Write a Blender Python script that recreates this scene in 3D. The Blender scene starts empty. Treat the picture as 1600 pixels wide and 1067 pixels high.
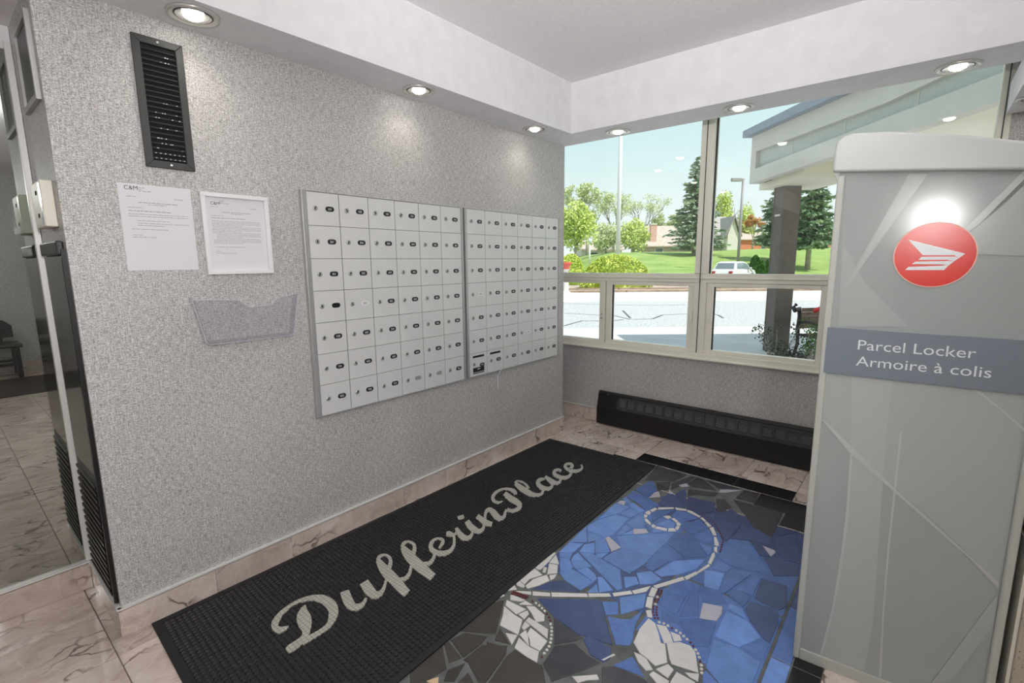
import bpy, math, random
from mathutils import Vector, Matrix

C = bpy.context.scene.collection
sc = bpy.context.scene
# ------------------------------------------------------------------ camera
F = 763.903
CAM = Vector((2.314, -3.862, 1.46))
RR = Vector((0.76849, 0.63981, -0.00834))
DD = Vector((0.09575, -0.12787, -0.98716))
FF = Vector((-0.63266, 0.75782, -0.15953))
cam = bpy.data.cameras.new('camera'); camo = bpy.data.objects.new('camera', cam); C.objects.link(camo)
m = Matrix((RR, -DD, -FF)).transposed().to_4x4(); m.translation = CAM
camo.matrix_world = m
cam.sensor_width = 36; cam.lens = 36 * F / 1600; cam.clip_start = 0.02; cam.clip_end = 600
sc.camera = camo
# ------------------------------------------------------------------ sky, sun, lamps, exposure
w = bpy.data.worlds.new('sky'); sc.world = w; w.use_nodes = True
nt = w.node_tree; bg = nt.nodes['Background']
tc = nt.nodes.new('ShaderNodeTexCoord'); sx = nt.nodes.new('ShaderNodeSeparateXYZ'); rp = nt.nodes.new('ShaderNodeValToRGB')
nt.links.new(tc.outputs['Generated'], sx.inputs[0]); nt.links.new(sx.outputs[2], rp.inputs[0]); nt.links.new(rp.outputs[0], bg.inputs[0])
e = rp.color_ramp.elements
e[0].position = 0.0; e[0].color = (.97, 1.0, 1.0, 1)
e[1].position = 1.0; e[1].color = (.48, .64, .84, 1)
x = e.new(.08); x.color = (.90, .97, .98, 1)
x = e.new(.22); x.color = (.70, .88, .90, 1)
x = e.new(.45); x.color = (.62, .80, .90, 1)
bg.inputs[1].default_value = 1.1
sun = bpy.data.lights.new('sun', 'SUN'); sun.energy = 5.0; sun.angle = .01; sun.color = (1, .96, .9)
suno = bpy.data.objects.new('sun', sun); C.objects.link(suno)
suno.rotation_euler = (-Vector((.55, -.06, .85))).to_track_quat('-Z', 'Y').to_euler()
def lamp(name, kind, loc, power, size=.1, col=(1, .97, .93), aim=None, **kw):
    l = bpy.data.lights.new(name, kind); l.energy = power; l.color = col
    if kind == 'AREA': l.shape = 'DISK'; l.size = size
    else: l.shadow_soft_size = size
    for k, v in kw.items(): setattr(l, k, v)
    o = bpy.data.objects.new(name, l); C.objects.link(o); o.location = loc
    if aim is not None: o.rotation_euler = (Vector(aim) - Vector(loc)).to_track_quat('-Z', 'Y').to_euler()
    return o
CEILZ, SOFZ = 2.72, 2.377
FLASH = lamp('camera_flash', 'SPOT', (2.66, -3.90, 1.70), 102, .05, (1, .98, .97), (0, -2.3, 1.5), spot_size=2.22, spot_blend=1.0)
BOUNCE = lamp('bounce_flash', 'SPOT', (2.4, -4.0, 1.75), 235, .05, (1, .98, .97), (1.95, -2.9, 2.72), spot_size=1.55, spot_blend=.9)
FILL_GLOBES = [(2.0, -4.9), (3.9, -4.2), (3.9, -1.9), (1.2, -6.6), (-3.2, -3.0), (-5.6, -4.6)]  # positions of made-up ceiling globes, added as fill light
FILL_GLOBE_POWER = [8, 26, 14, 22, 40, 40]
SPOT_POWER = 3.4
sc.view_settings.view_transform = 'Standard'; sc.view_settings.look = 'None'
sc.view_settings.gamma = 1.0; sc.view_settings.use_curve_mapping = False
sc.view_settings.exposure = 0.0
# ------------------------------------------------------------------ helpers
def ray(u, v): return RR * ((u - 800) / F) + DD * ((v - 533.5) / F) + FF
def plane_z(u, v, z=0.0):
    d = ray(u, v); return CAM + d * ((z - CAM.z) / d.z)
def fl(u, v):
    p = plane_z(u, v); return (p.x, p.y)
def at(u, v, D): return CAM + ray(u, v) * D
FH = Vector((FF.x, FF.y, 0)).normalized(); RH = Vector((FH.y, -FH.x, 0))
def ST(s, t, z=0.0):
    p = CAM + RH * s + FH * t; return Vector((p.x, p.y, z))

class MB:
    def __init__(s): s.v = []; s.f = []
    def add(s, vs, fs):
        n = len(s.v); s.v += [tuple(p) for p in vs]; s.f += [tuple(i + n for i in f) for f in fs]; return s
    def box(s, a, b):
        (x0, y0, z0), (x1, y1, z1) = a, b
        x0, x1 = sorted((x0, x1)); y0, y1 = sorted((y0, y1)); z0, z1 = sorted((z0, z1))
        return s.add([(x0,y0,z0),(x1,y0,z0),(x1,y1,z0),(x0,y1,z0),(x0,y0,z1),(x1,y0,z1),(x1,y1,z1),(x0,y1,z1)],
              [(0,3,2,1),(4,5,6,7),(0,1,5,4),(1,2,6,5),(2,3,7,6),(3,0,4,7)])
    def prism(s, poly, d0, d1, fn):
        # poly 2D points, fn(a, b, d) -> 3D
        n = len(poly)
        vs = [fn(a, b, d0) for a, b in poly] + [fn(a, b, d1) for a, b in poly]
        fs = [tuple(range(n - 1, -1, -1)), tuple(range(n, 2 * n))]
        fs += [(i, (i + 1) % n, n + (i + 1) % n, n + i) for i in range(n)]
        return s.add(vs, fs)
    def tube(s, pts, rs, n=6, cap=True):
        pts = [Vector(p) for p in pts]
        if not hasattr(rs, '__len__'): rs = [rs] * len(pts)
        vs = []; fs = []
        for i, p in enumerate(pts):
            d = (pts[min(i + 1, len(pts) - 1)] - pts[max(i - 1, 0)])
            d = d.normalized() if d.length > 1e-9 else Vector((0, 0, 1))
            a = d.cross(Vector((0, 0, 1)) if abs(d.z) < .9 else Vector((1, 0, 0))).normalized(); b = d.cross(a)
            for k in range(n):
                t = 2 * math.pi * k / n; vs.append(p + (a * math.cos(t) + b * math.sin(t)) * rs[i])
        for i in range(len(pts) - 1):
            for k in range(n):
                k2 = (k + 1) % n; fs.append((i*n+k, i*n+k2, (i+1)*n+k2, (i+1)*n+k))
        if cap:
            fs.append(tuple(range(n - 1, -1, -1))); fs.append(tuple((len(pts)-1)*n + k for k in range(n)))
        return s.add(vs, fs)
    def lathe(s, prof, n=24, c=(0, 0, 0), axis='z', close=True):
        vs = []; fs = []
        for r, h in prof:
            for k in range(n):
                t = 2 * math.pi * k / n; a, b = r * math.cos(t), r * math.sin(t)
                p = {'z': (a, b, h), 'x': (h, a, b), 'y': (a, h, b)}[axis]
                vs.append((p[0]+c[0], p[1]+c[1], p[2]+c[2]))
        for i in range(len(prof) - 1):
            for k in range(n):
                k2 = (k + 1) % n; fs.append((i*n+k, i*n+k2, (i+1)*n+k2, (i+1)*n+k))
        if close:
            fs.append(tuple(range(n - 1, -1, -1))); fs.append(tuple((len(prof)-1)*n + k for k in range(n)))
        return s.add(vs, fs)
    def mesh(s, name):
        me = bpy.data.meshes.new(name); me.from_pydata(s.v, [], s.f); me.update(); return me
    def build(s, name, mat, parent=None, smooth=False, bevel=0, seg=2, fixn=True):
        me = s.mesh(name)
        if fixn:
            import bmesh
            bm = bmesh.new(); bm.from_mesh(me); bmesh.ops.recalc_face_normals(bm, faces=bm.faces); bm.to_mesh(me); bm.free()
        return link(name, me, mat, parent, smooth, bevel, seg)
def link(name, me, mat, parent=None, smooth=False, bevel=0, seg=2):
    if mat is not None and not me.materials: me.materials.append(mat)
    o = bpy.data.objects.new(name, me); C.objects.link(o)
    if parent is not None: o.parent = parent
    if smooth:
        for p in me.polygons: p.use_smooth = True
    if bevel:
        b = o.modifiers.new('bevel', 'BEVEL'); b.width = bevel; b.segments = seg; b.limit_method = 'ANGLE'; b.angle_limit = .6
        b.harden_normals = False
    return o
def tag(o, label=None, cat=None, group=None, kind=None):
    if label: o['label'] = label
    if cat: o['category'] = cat
    if group: o['group'] = group
    if kind: o['kind'] = kind
    return o
def thing(name, label, cat, loc=(0, 0, 0), rz=0.0, group=None):
    o = bpy.data.objects.new(name, None); C.objects.link(o); o.empty_display_size = .05
    o.location = loc; o.rotation_euler = (0, 0, rz)
    return tag(o, label, cat, group)
def copy_tree(o, parent=None):
    c = o.copy(); C.objects.link(c); c.parent = parent
    for ch in o.children: copy_tree(ch, c)
    return c
def text_mesh(txt, size, depth=.0006, align='LEFT'):
    cu = bpy.data.curves.new('text', 'FONT'); cu.body = txt; cu.size = size; cu.extrude = depth; cu.align_x = align
    cu.resolution_u = 3
    o = bpy.data.objects.new('text', cu); me = bpy.data.meshes.new_from_object(o)
    bpy.data.objects.remove(o); bpy.data.curves.remove(cu)
    return me
# ------------------------------------------------------------------ materials
def srgb(r, g, b):
    f = lambda c: (c / 255 / 12.92) if c / 255 <= .04045 else ((c / 255 + .055) / 1.055) ** 2.4
    return (f(r), f(g), f(b), 1)
def mat(name, col, rough=.5, metal=0.0, spec=.5, **kw):
    mt = bpy.data.materials.new(name); mt.use_nodes = True
    b = mt.node_tree.nodes['Principled BSDF']
    b.inputs['Base Color'].default_value = col; b.inputs['Roughness'].default_value = rough
    b.inputs['Metallic'].default_value = metal; b.inputs['Specular IOR Level'].default_value = spec
    for k, v in kw.items(): b.inputs[k].default_value = v
    return mt
class NG:
    def __init__(s, mt): s.t = mt.node_tree; s.b = s.t.nodes['Principled BSDF']
    def n(s, typ, ins=None, **props):
        nd = s.t.nodes.new('ShaderNode' + typ)
        for k, v in props.items(): setattr(nd, k, v)
        for k, v in (ins or {}).items():
            if isinstance(v, bpy.types.NodeSocket): s.t.links.new(v, nd.inputs[k])
            else: nd.inputs[k].default_value = v
        return nd
    def ramp(s, fac, stops):
        r = s.n('ValToRGB', {0: fac}); el = r.color_ramp.elements
        el[0].position, el[0].color = stops[0]; el[1].position, el[1].color = stops[-1]
        for p, c in stops[1:-1]: q = el.new(p); q.color = c
        return r.outputs[0]
    def set(s, k, sock): s.t.links.new(sock, s.b.inputs[k])
    def bump(s, h, strength=.3, dist=.002): s.set('Normal', s.n('Bump', {'Height': h, 'Strength': strength, 'Distance': dist}).outputs[0])
def noisy(name, c1, c2, scale=8, rough=.6, metal=0, bump=.0, bscale=None, detail=4, spec=.5, dist=.002):
    mt = mat(name, c1, rough, metal, spec); g = NG(mt)
    tc = g.n('TexCoord').outputs['Object']
    nz = g.n('TexNoise', {'Vector': tc, 'Scale': scale, 'Detail': detail}).outputs[0]
    g.set('Base Color', g.ramp(nz, [(.3, c1), (.7, c2)]))
    if bump:
        nb = g.n('TexNoise', {'Vector': tc, 'Scale': bscale or scale * 4, 'Detail': 3}).outputs[0]
        g.bump(nb, bump, dist)
    return mt

def wallpaper(name, flip=False):
    mt = mat(name, srgb(178, 174, 170), .42, .10, .5); g = NG(mt)
    tc = g.n('TexCoord').outputs['Object']
    along = (1, 1, 1)
    def nz(sx_, sz_, sc_, det=2):
        mp = g.n('Mapping', {'Vector': tc, 'Scale': (sx_, sx_, sz_)}).outputs[0]
        return g.n('TexNoise', {'Vector': mp, 'Scale': sc_, 'Detail': det, 'Roughness': .55}).outputs[0]
    xyz = g.n('SeparateXYZ', {0: tc}); al = g.n('Math', {0: xyz.outputs[0], 1: xyz.outputs[1]}, operation='ADD').outputs[0]
    wob = g.n('TexNoise', {'Vector': tc, 'Scale': 60.0, 'Detail': 1}).outputs[0]
    zz_ = g.n('Math', {0: xyz.outputs[2], 1: g.n('Math', {0: wob, 1: .0035}, operation='MULTIPLY').outputs[0]}, operation='ADD').outputs[0]
    wv = g.n('TexBrick', {'Vector': g.n('CombineXYZ', {0: al, 1: zz_}).outputs[0], 'Color1': (1, 1, 1, 1), 'Color2': (.72, .72, .72, 1), 'Mortar': (0, 0, 0, 1), 'Scale': 1.0, 'Mortar Size': .0013, 'Mortar Smooth': .8, 'Brick Width': .0105, 'Row Height': .0052}).outputs[0]
    fr_ = g.n('Math', {0: g.n('Math', {0: al, 1: .533}, operation='DIVIDE').outputs[0]}, operation='FRACT').outputs[0]
    seam = g.n('Math', {0: fr_, 1: .0045}, operation='LESS_THAN').outputs[0]
    hor = nz(42, 330, 1.0); ver = nz(300, 30, 1.0); cell = nz(150, 210, 1.0, 1); blotch = nz(1, 1, 2.2)
    a = g.n('Math', {0: hor, 1: ver}, operation='ADD').outputs[0]
    a = g.n('Math', {0: a, 1: cell}, operation='ADD').outputs[0]
    a = g.n('Math', {0: a, 1: 1 / 3}, operation='MULTIPLY').outputs[0]
    bl = g.n('Math', {0: blotch, 1: .06}, operation='MULTIPLY').outputs[0]
    a2 = g.n('Math', {0: a, 1: bl}, operation='ADD').outputs[0]
    a2 = g.n('Math', {0: a2, 1: g.n('Math', {0: g.n('Math', {0: wv, 1: .78}, operation='SUBTRACT').outputs[0], 1: .075}, operation='MULTIPLY').outputs[0]}, operation='ADD').outputs[0]
    a2 = g.n('Math', {0: a2, 1: g.n('Math', {0: seam, 1: .03}, operation='MULTIPLY').outputs[0]}, operation='ADD').outputs[0]
    a = g.n('Math', {0: a, 1: g.n('Math', {0: wv, 1: .35}, operation='MULTIPLY').outputs[0]}, operation='ADD').outputs[0]
    g.set('Base Color', g.ramp(a2, [(.40, srgb(142, 139, 136)), (.5, srgb(185, 182, 180)), (.62, srgb(224, 222, 221))]))
    g.bump(a, .5, .003)
    return mt
M = {}
M['paper_wall'] = wallpaper('silver_wallpaper')
M['ceiling'] = noisy('stippled_ceiling', srgb(232, 230, 231), srgb(240, 238, 239), 60, .9, bump=.5, bscale=160, dist=.004)
M['soffit'] = noisy('white_plaster', srgb(226, 225, 228), srgb(234, 233, 235), 12, .75, bump=.06, bscale=60)
M['dark_void'] = mat('dark_void', srgb(14, 14, 15), .8)
def marble():
    mt = mat('pink_marble', srgb(170, 150, 142), .07, 0, 1.0); g = NG(mt)
    tc = g.n('TexCoord').outputs['Object']; rnd = g.n('ObjectInfo').outputs['Random']
    off = g.n('CombineXYZ', {0: g.n('Math', {0: rnd, 1: 37.0}, operation='MULTIPLY').outputs[0], 1: g.n('Math', {0: rnd, 1: 91.0}, operation='MULTIPLY').outputs[0]}).outputs[0]
    v = g.n('VectorMath', {0: tc, 1: off}, operation='ADD').outputs[0]
    warp = g.n('TexNoise', {'Vector': v, 'Scale': 5.0, 'Detail': 4}).outputs[1]
    v2 = g.n('VectorMath', {0: v, 1: g.n('VectorMath', {0: warp, 1: (.22, .22, .22)}, operation='MULTIPLY').outputs[0]}, operation='ADD').outputs[0]
    mp = g.n('Mapping', {'Vector': v2, 'Scale': (3.2, 1.3, 1.6), 'Rotation': (0, 0, .6)}).outputs[0]
    base = g.n('TexNoise', {'Vector': mp, 'Scale': 4.0, 'Detail': 6, 'Roughness': .6}).outputs[0]
    col = g.ramp(base, [(.28, srgb(176, 158, 148)), (.45, srgb(204, 187, 177)), (.6, srgb(216, 202, 193)), (.75, srgb(228, 218, 211))])
    vo = g.n('TexVoronoi', {'Vector': mp, 'Scale': 3.4}, feature='DISTANCE_TO_EDGE').outputs['Distance']
    crack = g.ramp(vo, [(.0, (0, 0, 0, 1)), (.012, (.25, .25, .25, 1)), (.05, (1, 1, 1, 1))])
    msk = g.n('TexNoise', {'Vector': v, 'Scale': 3.0, 'Detail': 2}).outputs[0]
    k = g.ramp(msk, [(.47, (0, 0, 0, 1)), (.6, (1, 1, 1, 1))])
    fac = g.n('Math', {0: g.n('Math', {0: 1.0, 1: crack}, operation='SUBTRACT').outputs[0], 1: k}, operation='MULTIPLY').outputs[0]
    mx = g.n('MixRGB', {0: fac, 1: col, 2: srgb(92, 72, 64)}).outputs[0]
    vo2 = g.n('TexVoronoi', {'Vector': v2, 'Scale': 5.5}, feature='DISTANCE_TO_EDGE').outputs['Distance']
    c2 = g.ramp(vo2, [(.0, (.55, .55, .55, 1)), (.02, (0, 0, 0, 1))])
    mx2 = g.n('MixRGB', {0: c2, 1: mx, 2: srgb(226, 216, 208)}).outputs[0]
    tint = g.n('HueSaturation', {'Color': mx2, 'Value': g.n('MapRange', {0: rnd, 3: .9, 4: 1.06}).outputs[0], 'Saturation': 1.0}).outputs[0]
    g.set('Base Color', tint)
    return mt
M['marble'] = marble()
M['joint'] = mat('tile_joint', srgb(120, 108, 102), .8)
M['cap'] = mat('bright_metal_cap', srgb(226, 225, 222), .35, .2)
M['chrome'] = mat('brushed_chrome', srgb(205, 205, 205), .22, 1.0)
M['alu'] = noisy('aluminium', srgb(176, 177, 176), srgb(186, 187, 186), 6, .38, .55)
M['alu_door'] = noisy('satin_aluminium', srgb(214, 215, 214), srgb(222, 223, 222), 3, .42, .15)
M['frame'] = noisy('beige_window_paint', srgb(233, 230, 216), srgb(238, 235, 222), 5, .4)
M['black_metal'] = noisy('black_enamel', srgb(22, 22, 23), srgb(30, 30, 31), 9, .35)
M['charcoal'] = mat('charcoal_enamel', srgb(66, 67, 66), .4, .2)
M['heater'] = noisy('heater_black', srgb(13, 13, 13), srgb(22, 21, 21), 12, .5)
M['heater_grey'] = mat('heater_grey', srgb(58, 58, 59), .5)
M['heater_fin'] = mat('heater_fin', srgb(128, 128, 130), .5)
M['black_tile'] = mat('black_tile', srgb(26, 25, 26), .16)
M['black_gloss'] = mat('black_gloss', srgb(30, 34, 33), .10)
M['white'] = mat('white_paint', srgb(232, 232, 234), .45)
M['paper'] = mat('white_paper', srgb(222, 222, 226), .8)
M['ink'] = mat('grey_ink', srgb(110, 110, 115), .8)
M['ink_dark'] = mat('dark_ink', srgb(50, 50, 55), .8)
M['rubber'] = noisy('black_rubber', srgb(24, 24, 25), srgb(36, 36, 37), 30, .5, bump=.2, bscale=200)
M['rubber_edge'] = noisy('rubber_edge', srgb(26, 26, 27), srgb(33, 33, 34), 30, .7)
def letter_mat():
    mt = mat('grey_rubber_inlay', srgb(178, 176, 166), .8); g = NG(mt)
    tc = g.n('TexCoord').outputs['Object']
    br = g.n('TexBrick', {'Vector': tc, 'Color1': srgb(186, 184, 174), 'Color2': srgb(176, 174, 165), 'Mortar': srgb(128, 126, 118), 'Scale': 1.0, 'Mortar Size': .0012, 'Brick Width': .0165, 'Row Height': .0165}, offset=0.0)
    g.set('Base Color', br.outputs[0])
    g.bump(br.outputs[1], -.4, .003)
    return mt
M['letter'] = letter_mat()
M['grout'] = noisy('mosaic_grout', srgb(84, 89, 87), srgb(112, 116, 114), 14, .85, bump=.3, bscale=150)
def tilemat(name, col, rough=.2, var=.16, mott=.16):
    mt = mat(name, col, rough); g = NG(mt)
    tc = g.n('TexCoord').outputs['Object']; rnd = g.n('ObjectInfo').outputs['Random']
    nz = g.n('TexNoise', {'Vector': tc, 'Scale': 14.0, 'Detail': 5, 'Roughness': .65}).outputs[0]
    a = g.n('MapRange', {0: rnd, 3: 1 - var, 4: 1 + var}).outputs[0]
    b = g.n('MapRange', {0: nz, 1: .3, 2: .7, 3: 1 - mott, 4: 1 + mott}).outputs[0]
    hs = g.n('HueSaturation', {'Color': col, 'Value': g.n('Math', {0: a, 1: b}, operation='MULTIPLY').outputs[0]}).outputs[0]
    g.set('Base Color', hs)
    return mt
M['t_b'] = tilemat('bright_blue_tile', srgb(106, 140, 206))
M['t_m'] = tilemat('mid_blue_tile', srgb(84, 112, 174))
M['t_d'] = tilemat('dark_blue_tile', srgb(66, 78, 120))
M['t_k'] = tilemat('slate_tile', srgb(64, 62, 68))
M['t_n'] = tilemat('brown_black_tile', srgb(62, 58, 55))
M['t_w'] = tilemat('white_tile', srgb(214, 211, 208), .25, .05, .05)
M['t_l'] = tilemat('lilac_tile', srgb(182, 178, 190), .25, .06, .05)
M['t_o'] = tilemat('sand_tile', srgb(214, 186, 148), .25, .06, .08)
M['bead_red'] = mat('red_bead', srgb(112, 46, 52), .2)
M['bead_white'] = mat('pearl_bead', srgb(212, 208, 200), .2)
def glass(name, tint, f0=.06):
    mt = bpy.data.materials.new(name); mt.use_nodes = True; t = mt.node_tree
    for nd in list(t.nodes): t.nodes.remove(nd)
    out = t.nodes.new('ShaderNodeOutputMaterial'); mx = t.nodes.new('ShaderNodeMixShader')
    tr = t.nodes.new('ShaderNodeBsdfTransparent'); gl = t.nodes.new('ShaderNodeBsdfGlossy'); fr = t.nodes.new('ShaderNodeFresnel')
    tr.inputs[0].default_value = tint; gl.inputs['Roughness'].default_value = .0; gl.inputs[0].default_value = (.9, .9, .9, 1); fr.inputs[0].default_value = 1.5
    ge = t.nodes.new('ShaderNodeNewGeometry'); mr = t.nodes.new('ShaderNodeMapRange')
    mr.inputs[3].default_value = 1.5; mr.inputs[4].default_value = 1 / 1.5
    t.links.new(ge.outputs['Backfacing'], mr.inputs[0]); t.links.new(mr.outputs[0], fr.inputs[0])
    t.links.new(fr.outputs[0], mx.inputs[0]); t.links.new(tr.outputs[0], mx.inputs[1]); t.links.new(gl.outputs[0], mx.inputs[2]); t.links.new(mx.outputs[0], out.inputs[0])
    return mt
M['glass'] = glass('window_glass', (.96, .985, .975, 1))
M['partition_glass'] = glass('partition_glass', (.80, .83, .81, 1))
def clear_plastic():
    mt = glass('clear_plastic', (.985, .98, .99, 1)); t = mt.node_tree
    mx = [n for n in t.nodes if n.type == 'MIX_SHADER'][0]; out = [n for n in t.nodes if n.type == 'OUTPUT_MATERIAL'][0]
    df = t.nodes.new('ShaderNodeBsdfDiffuse'); df.inputs[0].default_value = srgb(196, 192, 206)
    m2 = t.nodes.new('ShaderNodeMixShader'); m2.inputs[0].default_value = .07
    t.links.new(mx.outputs[0], m2.inputs[1]); t.links.new(df.outputs[0], m2.inputs[2]); t.links.new(m2.outputs[0], out.inputs[0])
    return mt
M['plastic'] = clear_plastic()
M['plastic_edge'] = mat('plastic_edge', srgb(206, 202, 214), .25)
def emit(name, col, s):
    mt = mat(name, col, .5); b = mt.node_tree.nodes['Principled BSDF']
    b.inputs['Emission Color'].default_value = col; b.inputs['Emission Strength'].default_value = s
    return mt
M['bulb'] = emit('lit_bulb', (1, .97, .9, 1), 14)
M['globe'] = emit('fill_globe_glow', (1, .97, .92, 1), 3.0)
M['reflector'] = mat('light_reflector', srgb(225, 224, 218), .18, .8)
M['trim_ring'] = mat('light_trim', srgb(206, 204, 198), .3, .6)
M['locker'] = noisy('locker_grey', srgb(162, 169, 167), srgb(166, 173, 171), 3, .17)
M['locker_trim'] = mat('locker_trim', srgb(186, 189, 182), .35)
M['locker_lid'] = mat('locker_lid', srgb(196, 200, 199), .3)
M['band'] = mat('band_blue_grey', srgb(124, 134, 144), .28)
M['logo_red'] = mat('logo_red', srgb(222, 44, 28), .25)
M['logo_white'] = mat('logo_white', srgb(226, 230, 232), .3)
M['logo_rim'] = mat('logo_rim', srgb(240, 190, 176), .35)
for i, c in enumerate([(172, 178, 176), (177, 183, 181), (158, 164, 163), (188, 193, 191)]):
    M['swirl%d' % i] = mat('swirl_print_%s' % 'abcd'[i], srgb(*c), .22)
def terrazzo():
    mt = mat('speckled_beige', srgb(176, 168, 150), .5); g = NG(mt)
    tc = g.n('TexCoord').outputs['Object']
    vo = g.n('TexVoronoi', {'Vector': tc, 'Scale': 90.0}).outputs['Distance']
    g.set('Base Color', g.ramp(vo, [(.0, srgb(86, 78, 66)), (.16, srgb(120, 110, 96)), (.22, srgb(184, 176, 158))]))
    return mt
M['terrazzo'] = terrazzo()
# ------------------------------------------------------------------ room shell
def S(o, label, cat): return tag(o, label, cat, kind='structure')
YE, YW, MX = -3.52, -0.408, -0.50       # near end and far end of the mailbox wall, glass plane
XR, YB = 5.4, -8.2                        # lobby side wall and back wall
S(MB().box((-.13, YE, 0), (0, YW, CEILZ)).build('wall_left', M['paper_wall']), 'long silver-grey textured wallpaper wall that carries the mailboxes', 'wall')
S(MB().box((-1.0, YE, 0), (-.13, YE + .12, CEILZ)).build('wall_left', M['paper_wall']), 'narrow return of the wallpapered wall, running through the glass partition', 'wall')
S(MB().box((-1.0, YE + .12, 0), (-.75, .14, CEILZ)).build('wall_left', M['paper_wall']), 'lobby side of the mailbox wall behind the glass partition', 'wall')
LX = -7.5
S(MB().box((LX - .12, YB, 0), (LX, .14, CEILZ)).build('wall_left', M['paper_wall']), 'far grey lobby wall behind the bench, seen through the glass', 'wall')
S(MB().box((LX, -.3, 0), (-1.0, .14, CEILZ)).build('wall_front', M['paper_wall']), 'window-side wall of the lobby behind the glass', 'wall')
S(MB().box((MX - .03, YB, 2.32), (MX + .0, YE - .001, CEILZ)).build('wall_left', M['soffit']), 'white header over the glass partition', 'wall')
S(MB().box((MX - .03, YB, 0), (MX + .0, -5.52, 2.32)).build('wall_left', M['paper_wall']), 'wallpapered wall at the end of the glass partition', 'wall')
S(MB().box((LX - .12, YB - .12, 0), (-.75, YB, CEILZ)).build('wall_back', M['paper_wall']), 'back wall of the lobby behind the glass', 'wall')
S(MB().box((-.75, 0, -.12), (2.50, .14, .70)).build('wall_front', M['paper_wall']), 'low grey wallpapered wall under the window', 'wall')
S(MB().box((-.75, YE + .12, 0), (-.62, .14, CEILZ)).build('wall_left', M['soffit']), 'hidden end wall of the recess behind the mailbox wall', 'wall')
S(MB().box((2.60, 0, 0), (XR + .1, .14, CEILZ)).build('wall_front', M['paper_wall']), 'wallpapered wall right of the window jamb', 'wall')
S(MB().box((2.50, 0, -.12), (2.60, .14, .70)).build('wall_front', M['paper_wall']), 'low wall end under the right window jamb', 'wall')
S(MB().box((-.75, 0, 2.60), (2.60, .14, CEILZ)).build('wall_front', M['soffit']), 'white wall strip over the window', 'wall')
S(MB().box((XR, YB, 0), (XR + .12, .14, CEILZ)).build('wall_right', M['paper_wall']), 'wallpapered side wall right of the viewer', 'wall')
S(MB().box((-.75, YB - .12, 0), (XR + .12, YB, CEILZ)).build('wall_back', M['paper_wall']), 'wallpapered lobby wall behind the viewer', 'wall')
S(MB().box((LX - .12, YB - .12, CEILZ), (XR + .12, .14, CEILZ + .12)).build('ceiling', M['ceiling']), 'white stippled ceiling panel inside the dropped soffits', 'ceiling')
# soffits with recessed light holes are kept solid; fittings hang 2 mm below
FX, FY = .259, -.712
S(MB().box((0, YB, SOFZ), (FX, FY, CEILZ)).build('trim_1', M['soffit']), 'dropped white soffit running above the mailbox wall', 'soffit')
S(MB().box((0, FY, SOFZ), (XR, YW, CEILZ)).build('trim_2', M['soffit']), 'dropped white soffit running in front of the window', 'soffit')
S(MB().box((MX + .001, YB, SOFZ), (0, YE, CEILZ)).build('trim_3', M['soffit']), 'dropped soffit above the glass partition at the left edge', 'soffit')
S(MB().box((2.575, FY + .1, 2.22), (XR, -.04, SOFZ)).build('trim_4', M['soffit']), 'lower soffit over the entrance right of the window', 'soffit')
# ------------------------------------------------------------------ floor
P0X, P0Y, PI_ = 1.14, -.46, .345
floor = S(MB().box((LX, YB, -.14), (XR + .1, .14, -.004)).build('floor', M['joint']), 'polished pink-brown marble tile floor with dark cracks', 'floor')
excl = [(.45, 2.175, -3.40, -.975), (.45, 2.175, -.975, -.80), (.62, 2.0, -.80, -.62), (.795, 1.83, -.62, -.46)]
xs = sorted({round(P0X + PI_ * k, 4) for k in range(-6, 16)} | {.45, .62, 2.0, 2.175, MX, XR})
ys = sorted({round(P0Y + PI_ * k, 4) for k in range(-23, 2)} | {0.0})
ex_x = [.62, 2.0, 2.175, .45]
def excluded(xc, yc): return any(a < xc < b and c < yc < d for a, b, c, d in excl)
from collections import OrderedDict
tmesh = {}
rest = MB(); ntile = 0
gx = [round(P0X + PI_ * k, 4) for k in range(-26, 16)]; gy = [round(P0Y + PI_ * k, 4) for k in range(-23, 3)]
def split(a, b, cuts):
    r = [a] + sorted(c for c in cuts if a + .02 < c < b - .02) + [b]; return list(zip(r[:-1], r[1:]))
def tile_mesh(wx, wy, bev=.0016):
    k = (round(wx, 3), round(wy, 3))
    if k not in tmesh:
        b = MB(); h = .0018; x, y = wx / 2 - h, wy / 2 - h; c = .0022
        b.add([(-x,-y,-.012),(x,-y,-.012),(x,y,-.012),(-x,y,-.012),(-x,-y,-c*.6),(x,-y,-c*.6),(x,y,-c*.6),(-x,y,-c*.6),
               (-x+c,-y+c,0),(x-c,-y+c,0),(x-c,y-c,0),(-x+c,y-c,0)],
              [(0,1,5,4),(1,2,6,5),(2,3,7,6),(3,0,4,7),(4,5,9,8),(5,6,10,9),(6,7,11,10),(7,4,8,11),(8,9,10,11)])
        tmesh[k] = b.mesh('floor_tile'); tmesh[k].materials.append(M['marble'])
    return tmesh[k]
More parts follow.
